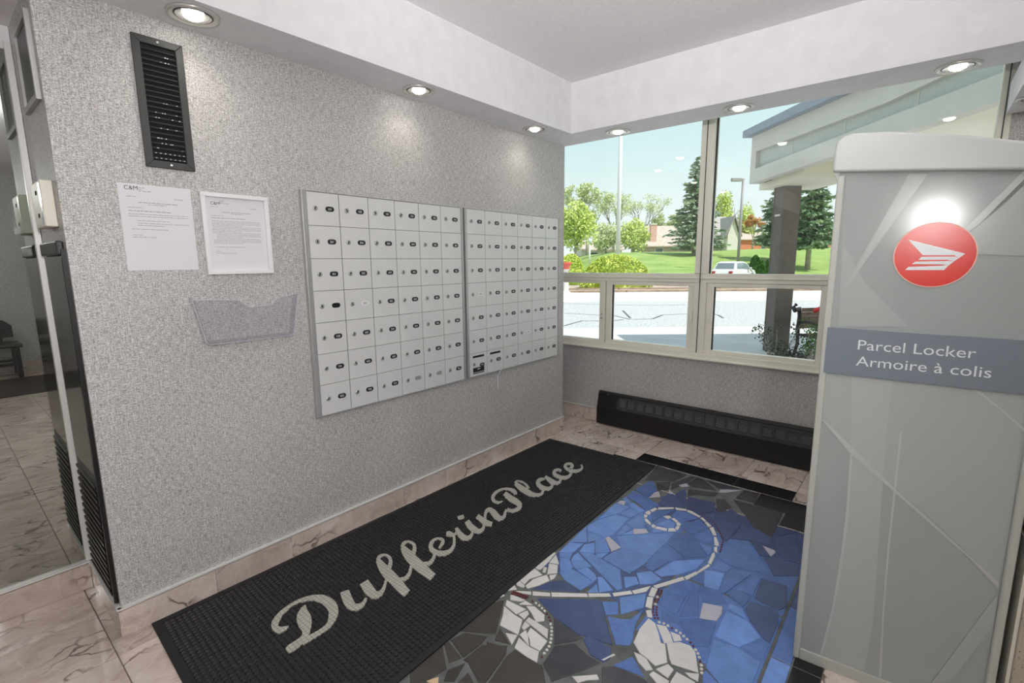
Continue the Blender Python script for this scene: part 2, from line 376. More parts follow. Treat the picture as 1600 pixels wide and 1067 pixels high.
for i in range(len(gx) - 1):
    for j in range(len(gy) - 1):
        a0, a1, b0, b1 = max(gx[i], LX), min(gx[i+1], XR), gy[j], min(gy[j+1], 0.0)
        if a1 - a0 < .01 or b1 - b0 < .01 or b0 < YB: continue
        if a1 < -.5 and b0 > YE - .02 and a0 > -1.4 and b1 < -.3: b1 = min(b1, YE) if b0 < YE else b1
        if b0 > YE - .02 and b1 < YW + .06 and -1.0 < a0 and a1 < .0: continue
        if b1 > -.3 and a1 < -1.0: continue
        touch = any(a0 < q[1] and a1 > q[0] and b0 < q[3] and b1 > q[2] for q in excl)
        cells = [(a0, a1, b0, b1)]
        if touch:
            cx = [q for e_ in excl for q in e_[:2]]; cy = [q for e_ in excl for q in e_[2:]]
            cells = [(p, q, r, s) for p, q in split(a0, a1, cx) for r, s in split(b0, b1, cy)]
            cells = [c for c in cells if not excluded((c[0]+c[1])/2, (c[2]+c[3])/2)]
        for p, q, r, s in cells:
            near = (-.6 < p < 2.6 and s > -4.3) or (-4.6 < p < -.4 and -4.0 < (r + s) / 2 < -2.75)
            if near and ntile < 285:
                o = link('tile', tile_mesh(q - p, s - r), None, floor); o.location = ((p + q) / 2, (r + s) / 2, 0); ntile += 1
            else:
                rest.box((p + .0018, r + .0018, -.012), (q - .0018, s - .0018, 0))
tag(rest.build('tile_field', M['marble'], floor), kind='stuff')
# baseboards of marble with a metal cap
def baseboard(name, label, p0, p1, nrm, h=.12, t=.012, step=.345):
    p0, p1, nrm = Vector(p0), Vector(p1), Vector(nrm); L = (p1 - p0).length; d = (p1 - p0) / L
    def B(a, b, z0, z1, t0, t1):
        q = MB(); cs = [p0 + d * a + nrm * t0, p0 + d * b + nrm * t0, p0 + d * b + nrm * t1, p0 + d * a + nrm * t1]
        q.add([(c.x, c.y, z) for z in (z0, z1) for c in cs], [(0,3,2,1),(4,5,6,7),(0,1,5,4),(1,2,6,5),(2,3,7,6),(3,0,4,7)]); return q
    root = S(B(0, L, h - .001, h + .006, .0, t + .004).build(name, M['cap']), label, 'baseboard')
    n = max(1, round(L / step))
    for k in range(n):
        B(L * k / n + .0006, L * (k + 1) / n - .0006, 0.001, h - .006, .0005, t).build('tile', M['marble'], root, bevel=.001, seg=1)
    B(0, L, h - .006, h - .001, .0005, t - .003).build('shadow_gap', M['black_metal'], root)
    return root
baseboard('baseboard_left', 'marble baseboard with metal cap along the mailbox wall', (0, YE - .012, 0), (0, YW, 0), (1, 0, 0))
baseboard('baseboard_front', 'marble baseboard with metal cap under the window', (-.6, 0, 0), (2.6, 0, 0), (0, -1, 0))
baseboard('baseboard_left', 'short marble baseboard below the black intercom panel', (MX, YE, 0), (.012, YE, 0), (0, -1, 0))
baseboard('baseboard_left', 'marble baseboard below the glass partition', (MX - .022, -5.5, 0), (MX - .022, YE - .012, 0), (1, 0, 0), t=.034, h=.125)
baseboard('baseboard_left', 'short marble baseboard behind the glass partition', (-1.0, YE, 0), (MX - .024, YE, 0), (0, -1, 0))
baseboard('baseboard_left', 'marble baseboard with white cap along the far lobby wall', (LX, YB, 0), (LX, -.3, 0), (1, 0, 0))
baseboard('baseboard_right', 'marble baseboard along the side wall right of the viewer', (XR, YB, 0), (XR, 0, 0), (-1, 0, 0))
# ------------------------------------------------------------------ window
win = tag(thing('window_1', 'large beige-framed window with sliding lower panes over the heater', 'window'), kind='structure')
def fr(a, b, name='frame_bar', mt='frame', bev=.004): return MB().box(a, b).build(name, M[mt], win, bevel=bev)
WX0, WX1 = -.62, 2.60
fr((WX0, -.02, .70), (WX1, .10, .745), 'sill')
fr((WX0, -.035, .69), (WX1, .0, .705), 'sill_lip')
fr((WX0, -.005, 1.292), (WX1, .09, 1.362), 'rail')
fr((WX0, -.012, 1.322), (WX1, -.004, 1.332), 'rail_groove')
fr((WX0, 0, 2.56), (WX1, .10, 2.60), 'head')
fr((.952, -.012, .745), (1.047, .10, 1.292), 'mullion'); fr((.952, -.012, 1.362), (1.047, .10, 2.56), 'mullion')
fr((.994, -.017, .745), (.999, -.010, 2.56), 'mullion_groove', 'charcoal', 0)
fr((WX0, 0, .745), (WX0 + .05, .09, 2.56), 'jamb')
fr((2.545, -.01, .745), (2.60, .10, 2.56), 'jamb'); fr((2.568, -.016, .745), (2.573, -.008, 2.56), 'jamb_groove', 'charcoal', 0)
# lower left: fixed pane + slider
fr((.118, -.008, .745), (.172, .07, 1.292), 'stile'); fr((.180, -.002, .745), (.235, .05, 1.292), 'stile')
fr((.235, .0, 1.262), (.952, .05, 1.292), 'slider_rail'); fr((.235, .0, .745), (.952, .05, .775), 'slider_rail')
fr((.905, .0, .775), (.952, .05, 1.262), 'stile')
fr((-.57, .0, 1.272), (.118, .05, 1.292), 'slider_rail'); fr((-.57, .0, .745), (.118, .05, .765), 'slider_rail')
# lower right
fr((1.047, .0, .745), (1.10, .05, 1.292), 'stile'); fr((1.80, .0, .745), (1.85, .05, 1.292), 'stile')
fr((1.10, .0, 1.262), (1.80, .05, 1.292), 'slider_rail'); fr((1.10, .0, .745), (1.80, .05, .775), 'slider_rail')
fr((1.85, .0, 1.262), (2.545, .05, 1.292), 'slider_rail'); fr((1.85, .0, .745), (2.545, .05, .765), 'slider_rail')
for a in ((-.57, .118), (.235, .905), (1.10, 1.80), (1.85, 2.545)):
    MB().box((a[0], .022, .75), (a[1], .028, 1.29)).build('pane', M['glass'], win)
for a in ((-.57, .952), (1.047, 2.545)):
    MB().box((a[0], .042, 1.362), (a[1], .048, 2.56)).build('pane', M['glass'], win)
for a in ((.148, 1.0), (.148, .965)):
    MB().lathe([(.007, 0), (.007, .012), (.004, .015)], 10, (a[0], -.022, a[1]), 'y').build('latch_screw', M['chrome'], win)
MB().box((.925, -.012, .98), (.948, .002, 1.07)).build('latch', M['frame'], win, bevel=.004)
MB().box((1.060, -.012, .98), (1.083, .002, 1.07)).build('latch', M['frame'], win, bevel=.004)
for xx in (-.57, .235, 1.10):   # dark gaskets on the left of each pane
    fr((xx, .012, .775), (xx + .008, .03, 1.262), 'gasket', 'black_metal', 0)
fr((1.047, .03, 1.362), (1.056, .05, 2.56), 'gasket', 'black_metal', 0)
# ------------------------------------------------------------------ glass partition and side face with intercom
mir = thing('glass_partition', 'tall glass partition with a chrome frame at the left edge of the picture', 'partition', (MX, -4.5, .132))
def ml(a, b): return [(a[0] - MX, a[1] + 4.5, a[2] - .132), (b[0] - MX, b[1] + 4.5, b[2] - .132)]
MB().box(*ml((MX - .012, -5.48, .135), (MX - .004, YE - .02, 2.29))).build('pane', M['partition_glass'], mir)
MB().box(*ml((MX - .024, YE - .022, .133), (MX + .010, YE - .001, 2.318))).build('chrome_stile', M['cap'], mir, bevel=.002)
MB().box(*ml((MX - .024, -5.5, 2.29), (MX + .010, YE - .022, 2.318))).build('chrome_rail', M['cap'], mir, bevel=.002)
MB().box(*ml((MX - .024, -5.5, .133), (MX + .010, -5.48, 2.29))).build('chrome_stile', M['cap'], mir, bevel=.002)
for dx_, wh, wl in ((0, 'in front of the glass', 'near'), (-.56, 'behind the glass', 'far')):
    ip = thing('intercom_panel', 'glossy black panel with louvred foot, on the narrow wall ' + wh, 'panel', (dx_, YE, 0))
    MB().box((-.40, -.012, .66), (-.045, -.0005, 1.50)).build('glossy_panel', M['black_gloss'], ip, bevel=.004)
    MB().box((-.40, -.022, 1.50), (-.045, -.0005, 1.55)).build('panel_cap', M['charcoal'], ip, bevel=.006)
    MB().box((-.42, -.008, .135), (-.02, -.0005, .66)).build('foot_panel', M['black_metal'], ip)
    for k in range(16):
        MB().box((-.41, -.016, .16 + k * .03), (-.05, -.008, .172 + k * .03)).build('louvre', M['black_metal'], ip)
    MB().box((-.03, -.014, .14), (-.018, -.0005, 1.52)).build('edge_trim', M['black_metal'], ip)
    vb = thing('strike_box', 'small cream lock box on the narrow wall ' + wh, 'box', (-.18 + dx_, YE, 1.60))
    MB().box((-.10, -.035, 0), (.10, -.0005, .16)).build('body', M['frame'], vb, bevel=.004)
    for zz in (.035, .115): MB().box((-.012, -.0365, zz), (.012, -.0345, zz + .014)).build('slot', M['dark_void'], vb)
    MB().box((.06, -.036, .01), (.096, -.034, .15)).build('chrome_plate', M['chrome'], vb)
    sv = thing('return_vent', 'small dark vent high on the narrow wall ' + wh, 'vent', (-.18 + dx_, YE, 2.02))
    MB().box((-.12, -.006, .02), (.12, -.0005, .26)).build('screen', M['charcoal'], sv)
    for a, b in (((-.14, -.014, 0), (.14, -.0005, .02)), ((-.14, -.014, .26), (.14, -.0005, .28)), ((-.14, -.014, .02), (-.12, -.0005, .26)), ((.12, -.014, .02), (.14, -.0005, .26))):
        MB().box(a, b).build('frame_bar', M['alu'], sv)
# ------------------------------------------------------------------ recessed lights
def downlight(label, x, y, z, group='recessed soffit lights', power=SPOT_POWER):
    t = thing('recessed_light', label, 'ceiling light', (x, y, z), 0, group)
    R0 = .088
    MB().lathe([(R0 * .80, -.004), (R0 * .86, -.010), (R0 * .97, -.008), (R0, 0), (R0 * .80, 0)], 40).build('trim_ring', M['trim_ring'], t, smooth=True)
    MB().lathe([(R0 * .80, -.003), (R0 * .70, -.0045), (R0 * .66, -.0035)], 40, close=False).build('baffle_ring', M['charcoal'], t)
    MB().lathe([(R0 * .66, -.006), (R0 * .55, -.0035), (R0 * .36, -.0025)], 40, close=False).build('reflector', M['reflector'], t, smooth=True)
    MB().lathe([(R0 * .38, -.002), (R0 * .36, -.010), (R0 * .22, -.017), (.001, -.019)], 28).build('bulb', M['bulb'], t, smooth=True)
    if power:
        o = lamp('recessed_lamp', 'SPOT', (0, 0, -.024), power, .03, (1, .93, .82), spot_size=2.5, spot_blend=1.0)
        o.parent = t
    return t
downlight('recessed light in the left soffit nearest the viewer, over the black vent', .142, -3.089, SOFZ)
downlight('recessed light in the left soffit above the first mailbox columns', .142, -2.023, SOFZ)
downlight('recessed light in the left soffit close to the soffit corner', .142, -.994, SOFZ)
downlight('recessed light in the window soffit left of the window mullion', .543, -.54, SOFZ)
downlight('recessed light in the window soffit just right of the window mullion', 1.36, -.548, SOFZ)
downlight('recessed light in the window soffit above the parcel locker', 2.349, -.525, SOFZ)
downlight('recessed light cut by the right edge of the picture, in the lower soffit', 2.665, -.33, 2.22, power=4)
# invented fill globes, added to brighten the ceiling, room and lobby
GL_WHERE = dict(zip(FILL_GLOBES, ['just behind the viewer', 'right of the viewer, nearer the back wall', 'right of the parcel locker', 'over the back of the room', 'behind the glass partition, nearer the glass', 'behind the glass partition, over the lobby bench']))
for (gx_, gy_), pw in zip(FILL_GLOBES, FILL_GLOBE_POWER):
    t = thing('fill_globe', 'added white glass fill globe ' + GL_WHERE[(gx_, gy_)], 'ceiling light', (gx_, gy_, CEILZ), 0, 'added fill globes')
    MB().lathe([(.10, 0), (.10, -.02), (.06, -.03)], 28).build('base', M['white'], t)
    MB().lathe([(.05, -.03), (.12, -.06), (.15, -.12), (.13, -.18), (.07, -.22), (.002, -.23)], 28).build('globe', M['globe'], t, smooth=True)
    o = lamp('fill_globe_lamp', 'POINT', (0, 0, -.42), pw, .12, (1, .98, .96)); o.parent = t
# ------------------------------------------------------------------ wall vent
v = thing('wall_vent', 'tall black louvred air vent high on the mailbox wall', 'vent', (0, -3.176, 1.833))
VW, VH, b_ = .165, .47, .026
hw = VW / 2
for nm, poly in (('frame_side', [(-hw, 0), (-hw + b_, b_), (-hw + b_, VH - b_), (-hw, VH)]), ('frame_side', [(hw, 0), (hw, VH), (hw - b_, VH - b_), (hw - b_, b_)]),
             ('frame_end', [(-hw, 0), (hw, 0), (hw - b_, b_), (-hw + b_, b_)]), ('frame_end', [(-hw, VH), (-hw + b_, VH - b_), (hw - b_, VH - b_), (hw, VH)])):
    MB().prism(poly, .0005, .012, lambda a, b, d: (d, a, b)).build(nm, M['charcoal'], v, bevel=.0015, seg=1)
MB().box((.0003, -hw + b_, b_), (.002, hw - b_, VH - b_)).build('dark_back', M['dark_void'], v)
ns = 22
me = None
for k in range(ns):
    z0 = b_ + .006 + k * (VH - 2 * b_ - .008) / ns
    if me is None:
        mb = MB(); mb.prism([(.002, .006), (.003, .0075), (.0115, .0015), (.0105, 0)], -hw + b_, hw - b_, lambda a, b, d: (a, d, b)); me = mb.mesh('louvre'); me.materials.append(M['charcoal'])
    o = link('louvre', me, None, v); o.location = (0, 0, z0)
    if k in (0, 1, 2, 3, 4, 6, 8, 9, 11, 19, 20):
        dd = MB(); rr = random.Random(k)
        for q in range(7 if k < 2 else 4):
            y0 = -hw + b_ + .01 + rr.random() * (VW - 2 * b_ - .02) if k > 1 else -hw + b_ + .008 + q * .0155
            dd.box((.0095, y0, z0 + .0015), (.013, y0 + .004, z0 + .0045))
        tag(dd.build('dust_spots', M['alu_door'], v), kind='stuff')
for zz in (b_ / 2, VH - b_ / 2): MB().lathe([(.005, 0), (.005, .002), (.003, .003)], 12, (.012, 0, zz), 'x').build('screw', M['chrome'], v)
# ------------------------------------------------------------------ notices
def notice_text(parent, yc, z1, lines, seed, W):
    rr = random.Random(seed); mb = MB(); n = 0
    for (dz, y0, y1, h) in lines:
        y = y0
        while y < y1 - .003:
            l = min(rr.uniform(.006, .02), y1 - y)
            mb.box((.0012, yc + y, z1 - dz - h), (.0014, yc + y + l, z1 - dz)); y += l + .0025
    return tag(mb.build('printed_lines', M['ink'], parent), kind='stuff')
def letterhead(parent, y, z, sc_):
    me = text_mesh('C&M', .021 * sc_, .0001); me.materials.append(M['ink_dark'])
    o = link('letterhead', me, None, parent); o.matrix_local = Matrix(((0, 0, 1, .0013), (1, 0, 0, y), (0, 1, 0, z), (0, 0, 0, 1)))
s1 = thing('paper_notice', 'unframed white paper notice stuck to the wall below the vent', 'notice', (0, -3.236, 1.442))
W1, H1 = .238, .322
MB().box((.0006, -W1/2, 0), (.0010, W1/2, H1)).build('sheet', M['paper'], s1)
letterhead(s1, -.10, .300, 1.0)
L = [(.012, -.055, -.035, .0015), (.018, -.055, -.045, .0015), (.024, -.055, -.015, .0015), (.046, -.095, -.065, .0012), (.046, .06, .09, .0015),
     (.066, -.06, .07, .0018), (.073, -.03, .03, .0014), (.086, -.095, -.045, .0013), (.098, -.095, .045, .0018)]
L += [(.110 + .008 * k, -.095, .10, .0013) for k in range(2)] + [(.134, -.07, .04, .0013), (.144, -.07, .10, .0013), (.152, -.07, .02, .0013), (.166, -.09, .03, .0013), (.188, -.09, -.06, .0013), (.196, -.09, -.015, .0013)]
notice_text(s1, 0, H1, L, 1, W1)
s2 = thing('framed_notice', 'white framed paper notice beside the unframed one', 'notice', (0, -2.951, 1.420))
W2, H2, fb = .272, .338, .017
for a, b in (((0, 0), (W2, fb)), ((0, H2 - fb), (W2, H2)), ((0, fb), (fb, H2 - fb)), ((W2 - fb, fb), (W2, H2 - fb))):
    MB().box((.0005, a[0] - W2/2, a[1]), (.016, b[0] - W2/2, b[1])).build('frame_bar', M['white'], s2, bevel=.002)
MB().box((.0006, -W2/2 + fb, fb), (.0010, W2/2 - fb, H2 - fb)).build('sheet', M['paper'], s2)
letterhead(s2, -.098, .290, .85)
L = [(.030, -.062, -.04, .0013), (.035, -.062, -.05, .0013), (.040, -.062, -.02, .0013), (.055, -.098, -.07, .001), (.055, .06, .085, .0013),
     (.076, -.055, .065, .0016), (.082, -.02, .03, .0013), (.092, -.098, -.05, .0011), (.101, -.098, .04, .0016)]
L += [(.113 + .0062 * k, -.098 + (.015 if 9 <= k <= 12 else 0), .098 if k % 4 != 3 else .02, .0011) for k in range(16)] + [(.222, -.095, .03, .0011), (.24, -.095, -.07, .0011), (.248, -.095, -.01, .0011)]
notice_text(s2, 0, H2, L, 2, W2)
# ------------------------------------------------------------------ clear file pocket
fp = thing('file_pocket', 'clear plastic wall file pocket under the two paper notices', 'file pocket', (0, -2.945, 1.128))
fnt = [(-.185, .01), (-.175, 0), (.178, 0), (.188, .01), (.222, .197), (.125, .180), (.095, .150), (-.005, .147), (-.045, .180), (-.222, .192)]
MB().prism(fnt, .040, .0425, lambda a, b, d: (d, a, b)).build('front_sheet', M['plastic'], fp)
MB().tube([(.0412, a, b) for a, b in fnt[4:]], .0016, 5).build('top_edge', M['plastic_edge'], fp)
MB().tube([(.0412, a, b) for a, b in (fnt[9], fnt[0], fnt[1], fnt[2], fnt[3], fnt[4])], .0016, 5).build('lower_edge', M['plastic_edge'], fp)
MB().add([(.002, -.178, 0), (.042, -.178, 0), (.042, .18, 0), (.002, .18, 0), (.002, -.178, .012), (.042, -.178, .012), (.042, .18, .012), (.002, .18, .012)],
         [(0,3,2,1),(4,5,6,7),(0,1,5,4),(1,2,6,5),(2,3,7,6),(3,0,4,7)]).build('bottom_lip', M['plastic'], fp)
for s in (-1, 1):
    y0, y1 = (.188, .222) if s > 0 else (-.185, -.222)
    MB().add([(.002, y0, .008), (.042, y0, .008), (.042, y1, .197), (.002, y1, .197), (.002, y0 - s*.006, .008), (.042, y0 - s*.006, .008), (.042, y1 - s*.006, .197), (.002, y1 - s*.006, .197)],
             [(0,1,2,3),(4,7,6,5),(0,4,5,1),(1,5,6,2),(2,6,7,3),(3,7,4,0)]).build('side_sheet', M['plastic'], fp)
# ------------------------------------------------------------------ mailboxes
RK = random.Random(3)
def mailbox_panel(label, y0, y1, first):
    z0, z1 = .687, 1.81
    t = thing('mailbox_panel', label, 'mailbox panel', (0, (y0 + y1) / 2, z0), 0, 'aluminium mailbox panels')
    Wd, Hd = y1 - y0, z1 - z0
    MB().box((.001, -Wd/2 + .004, .004), (.018, Wd/2 - .004, Hd - .004)).build('body', M['charcoal'], t)
    fbl = .024 if first else .018; fbr = .018 if first else .014
    for a, b in (((-Wd/2, 0), (-Wd/2 + fbl, Hd)), ((Wd/2 - fbr, 0), (Wd/2, Hd)), ((-Wd/2 + fbl, Hd - .006), (Wd/2 - fbr, Hd)), ((-Wd/2 + fbl, 0), (Wd/2 - fbr, .006))):
        MB().box((.001, a[0], a[1]), (.026, b[0], b[1])).build('frame_bar', M['alu'], t, bevel=.002)
    # piano hinge on the right edge
    hb = MB()
    for k in range(60): hb.box((.026, Wd/2 - .012, .01 + k * Hd / 61), (.030, Wd/2 - .006, .01 + (k + .8) * Hd / 61))
    tag(hb.build('hinge', M['alu'], t), kind='stuff')
    cw = (Wd - fbl - fbr) / 6; chh = (Hd - .012) / 7
    dm = MB().box((0, -cw/2 + .0022, .0012), (.006, cw/2 - .0022, chh - .0012)).mesh('door'); dm.materials.append(M['alu_door'])
    dm2 = MB().box((0, -cw/2 + .0015, .001), (.006, cw/2 - .0015, chh - .001)).mesh('door')
    lm = MB(); lm.lathe([(.0125, 0), (.0125, .003), (.0095, .005), (.0085, .0035), (.001, .0035)], 16, (0, 0, 0), 'x'); lm = lm.mesh('lock'); lm.materials.append(M['alu'])
    km = MB().box((.0030, -.0022, -.0070), (.0046, .0022, .0070)).mesh('keyway'); km.materials.append(M['dark_void'])
    pts = []
    for k in range(8): pts.append((.011 + .0122 * math.cos(-math.pi/2 + math.pi * k / 7), .0122 * math.sin(-math.pi/2 + math.pi * k / 7)))
    for k in range(8): pts.append((-.011 + .0122 * math.cos(math.pi/2 + math.pi * k / 7), .0122 * math.sin(math.pi/2 + math.pi * k / 7)))
    pm = MB(); pm.prism(pts, 0, .0014, lambda a, b, d: (d, a, b)); pmm = {}
    for nm, mt in (('k', M['black_metal']), ('w', M['white']), ('a', M['alu'])):
        q = pm.mesh('number_plate'); q.materials.append(mt); pmm[nm] = q
    for c in range(6):
        for r in range(7):
            d = link('door', dm, None, t); d.location = (.018, -Wd/2 + fbl + cw * (c + .5), Hd - .006 - chh * (r + 1))
            lo = link('lock', lm, None, d); lo.location = (.006, -cw * .255, chh * .52)
            ky = link('keyway', km, None, d); ky.location = lo.location; ky.rotation_euler = (RK.uniform(-.9, .9), 0, 0)
            odd = None
            if first and (c, r) == (1, 3): odd = 'w'
            if first and r == 6 and c in (3, 4): odd = 'a'
            if not first and (c, r) in ((0, 3), (3, 5)): odd = 'w'
            dz = 0
            if not first and (c, r) == (0, 6): dz = -.012
            pl_ = link('number_plate', pmm[odd or 'k'], None, d); pl_.location = (.006, cw * .20, chh * .52 + dz)
            if odd == 'w': pl_['label'] = 'white number plate'
            if odd == 'a': pl_['label'] = 'bare metal oval without a number'
            col = c + (0 if first else 6)
            if odd == 'a' or (first and (c, r) == (0, 3)): continue
            first_col = ['101', '201', '301', '401', '508', '701', '802']
            num = first_col[r] if col == 0 else '%d%02d' % (r + 1, col + 1)
            tm = text_mesh(num, .0155, .0001, 'CENTER'); tm.materials.append(M['ink_dark'] if odd == 'w' else M['white'])
            n_ = link('number', tm, None, d); n_.matrix_local = Matrix(((0, 0, 1, .0076), (1, 0, 0, cw * .20), (0, 1, 0, chh * .52 + dz - .0056), (0, 0, 0, 1)))
            if not first and r == 6 and c in (0, 1):
                MB().box((.0055, -.055, chh * .80), (.0066, .055, chh * .89)).build('mail_slot', M['dark_void'], d)
            if not first and (c, r) == (0, 6):
                MB().box((.0055, -.055, .016), (.0068, .055, .062)).build('warning_label', M['black_metal'], d)
                for zz, hh, ww in ((.058, .003, .055), (.023, .003, .055), (.043, .006, .014)):
                    MB().box((.0067, -ww, zz), (.0071, ww, zz + hh)).build('label_stripe', M['white'], d)
    return t
mailbox_panel('left aluminium mailbox panel of six door columns, numbered from 101', -2.663, -1.600, True)
mailbox_panel('right aluminium mailbox panel with two slots in its bottom row', -1.584, -.512, False)
cb = MB(); cb.tube([(.024, -1.245, .700), (.028, -1.25, .692), (.022, -1.258, .675), (.008, -1.262, .65), (.006, -1.262, .60), (.006, -1.262, .55)], .0035, 6)
tag(cb.build('cable', M['white']), 'thin white cable hanging down the wall under the right mailbox panel', 'cable')
# ------------------------------------------------------------------ heater
ht = thing('baseboard_heater', 'long black baseboard heater with a square-celled grille under the window', 'heater', (0, -.0135, 0))
HX0, HX1, HD = .15, 2.35, .062
prof = [(0, .012), (-HD, .012), (-HD, .165), (-HD + .006, .172), (-.034, .288), (-.022, .305), (0, .305)]
def hp(a, b, c, pr, nm, mt, bev=0): return MB().prism(pr, a, b, lambda p, q, d: (d, p, q)).build(nm, M[mt], ht, bevel=bev)
hp(HX0, HX0 + .012, 0, prof, 'end_cap', 'black_metal', .003)
hp(HX1 - .012, HX1, 0, prof, 'end_cap', 'black_metal', .003)
hp(HX0 + .012, HX1 - .012, 0, [(0, .012), (-HD + .003, .012), (-HD + .003, .165), (0, .165)], 'front_panel', 'heater')
hp(HX0 + .012, HX1 - .012, 0, [(0, .276), (-.0365, .276), (-.034, .288), (-.022, .303), (0, .303)], 'top_cover', 'heater', .002)
hp(HX0 + .012, HX0 + .20, 0, [(0, .165), (-HD + .004, .165), (-HD + .009, .172), (-.038, .276), (0, .276)], 'blank_panel', 'heater')
sl = lambda q: -HD + .008 + (q - .172) / (.276 - .172) * (HD - .008 - .036)
hp(HX0 + .20, HX1 - .012, 0, [(sl(.172) - .001, .165), (sl(.19) - .001, .188), (sl(.19) + .008, .188), (sl(.172) + .008, .165)], 'grille_rail', 'heater_grey')
hp(HX0 + .20, HX1 - .012, 0, [(sl(.262) - .001, .262), (sl(.277) - .001, .277), (sl(.277) + .008, .277), (sl(.262) + .008, .262)], 'grille_rail', 'heater_grey')
hp(HX0 + .20, HX1 - .012, 0, [(-.012, .165), (-.012, .277), (-.006, .277), (-.006, .165)], 'dark_back', 'dark_void')
nb = 24; pitch = (HX1 - .012 - HX0 - .20) / nb; me = None; mf = None
for k in range(nb + 1):
    if me is None: me = MB().prism([(sl(.18) - .0015, .18), (sl(.27) - .0015, .27), (sl(.27) + .01, .27), (sl(.18) + .01, .18)], -.008, .008, lambda p, q, d: (d, p, q)).mesh('grille_bar'); me.materials.append(M['heater_grey'])
    o = link('grille_bar', me, None, ht); o.location = (HX0 + .20 + pitch * k, 0, 0)
fins = MB()
for k in range(7):
    z = .19 + k * .0102; fins.box((HX0 + .2, sl(z) + .012, z), (HX1 - .012, sl(z) + .019, z + .004))
tag(fins.build('fins', M['heater_fin'], ht), kind='stuff')
MB().lathe([(.004, 0), (.004, -.002)], 10, (HX0 + .10, -.036, .284), 'y').build('screw', M['chrome'], ht)
# ------------------------------------------------------------------ floor mosaic
mos = thing('floor_mosaic', 'blue broken-tile floor mosaic with a white flowering vine, beside the black mat', 'mosaic', (1.3, -2.0, 0))
MO = Vector((1.3, -2.0, 0))
def inset(poly, d):
    a = sum(poly[i][0] * poly[(i+1) % len(poly)][1] - poly[(i+1) % len(poly)][0] * poly[i][1] for i in range(len(poly)))
    if a < 0: poly = poly[::-1]
    n = len(poly); out = []
    for i in range(n):
        p, q, r = Vector(poly[i-1]), Vector(poly[i]), Vector(poly[(i+1) % n])
        e1, e2 = (q - p), (r - q)
        if e1.length < 1e-6 or e2.length < 1e-6: continue
        n1 = Vector((-e1.y, e1.x)).normalized(); n2 = Vector((-e2.y, e2.x)).normalized()
        b = n1 + n2
        if b.length < .2: b = n1
        k = min(d / max(b.normalized().dot(n1), .35), d * 2.2)
        out.append(tuple(q + b.normalized() * k))
    return out
SJ = random.Random(8)
def shard(poly, key, gap=.0035, top=.0, name='mosaic_tile', rnd=None):
    top += SJ.uniform(0, .0007)
    pl_ = inset(poly, gap)
    in2 = inset(pl_, .0018)
    if len(in2) != len(pl_) or len(pl_) < 3: in2 = pl_
    n = len(pl_); h = top + .0005
    vs = [(x - MO.x, y - MO.y, -.007) for x, y in pl_] + [(x - MO.x, y - MO.y, h - .0014) for x, y in pl_] + [(x - MO.x, y - MO.y, h) for x, y in in2]
    fs = [(i, (i+1) % n, n + (i+1) % n, n + i) for i in range(n)] + [(n + i, n + (i+1) % n, 2*n + (i+1) % n, 2*n + i) for i in range(n)] + [tuple(2*n + i for i in range(n))]
    return MB().add(vs, fs).build(name, M[key], mos)
def rect(a, b, c, d): return [(a, c), (b, c), (b, d), (a, d)]
# grout bed and black border
gb = MB()
for a, b, c, d in ((.45, 2.175, -3.40, -.975), (.45, 2.175, -.975, -.80), (.62, 2.0, -.80, -.62), (.795, 1.83, -.62, -.46)):
    gb.box((a - MO.x, c - MO.y, -.0039), (b - MO.x, d - MO.y, -.0022))
gb.build('grout_bed', M['grout'], mos)
for k in range(3): shard(rect(.795 + .345 * k, 1.14 + .345 * k, -.62, -.46), 'black_tile', .0012, name='border_tile')
for r in (rect(1.655, 2.0, -.80, -.62), rect(1.83, 2.175, -.975, -.80), rect(.62, .965, -.80, -.62), rect(.45, .795, -.975, -.80)): shard(r, 'black_tile', .0015, name='border_tile')
for k in range(7): shard(rect(2.085, 2.175, -.975 - .345 * (k + 1), -.975 - .345 * k), 'black_tile', .0012, name='border_tile')
for k, key in enumerate(['t_d', 't_d', 't_m', 't_b', 't_b', 't_b', 't_d']): shard(rect(2.012, 2.083, -.975 - .345 * (k + 1), -.975 - .345 * k), key, .003, name='border_tile')
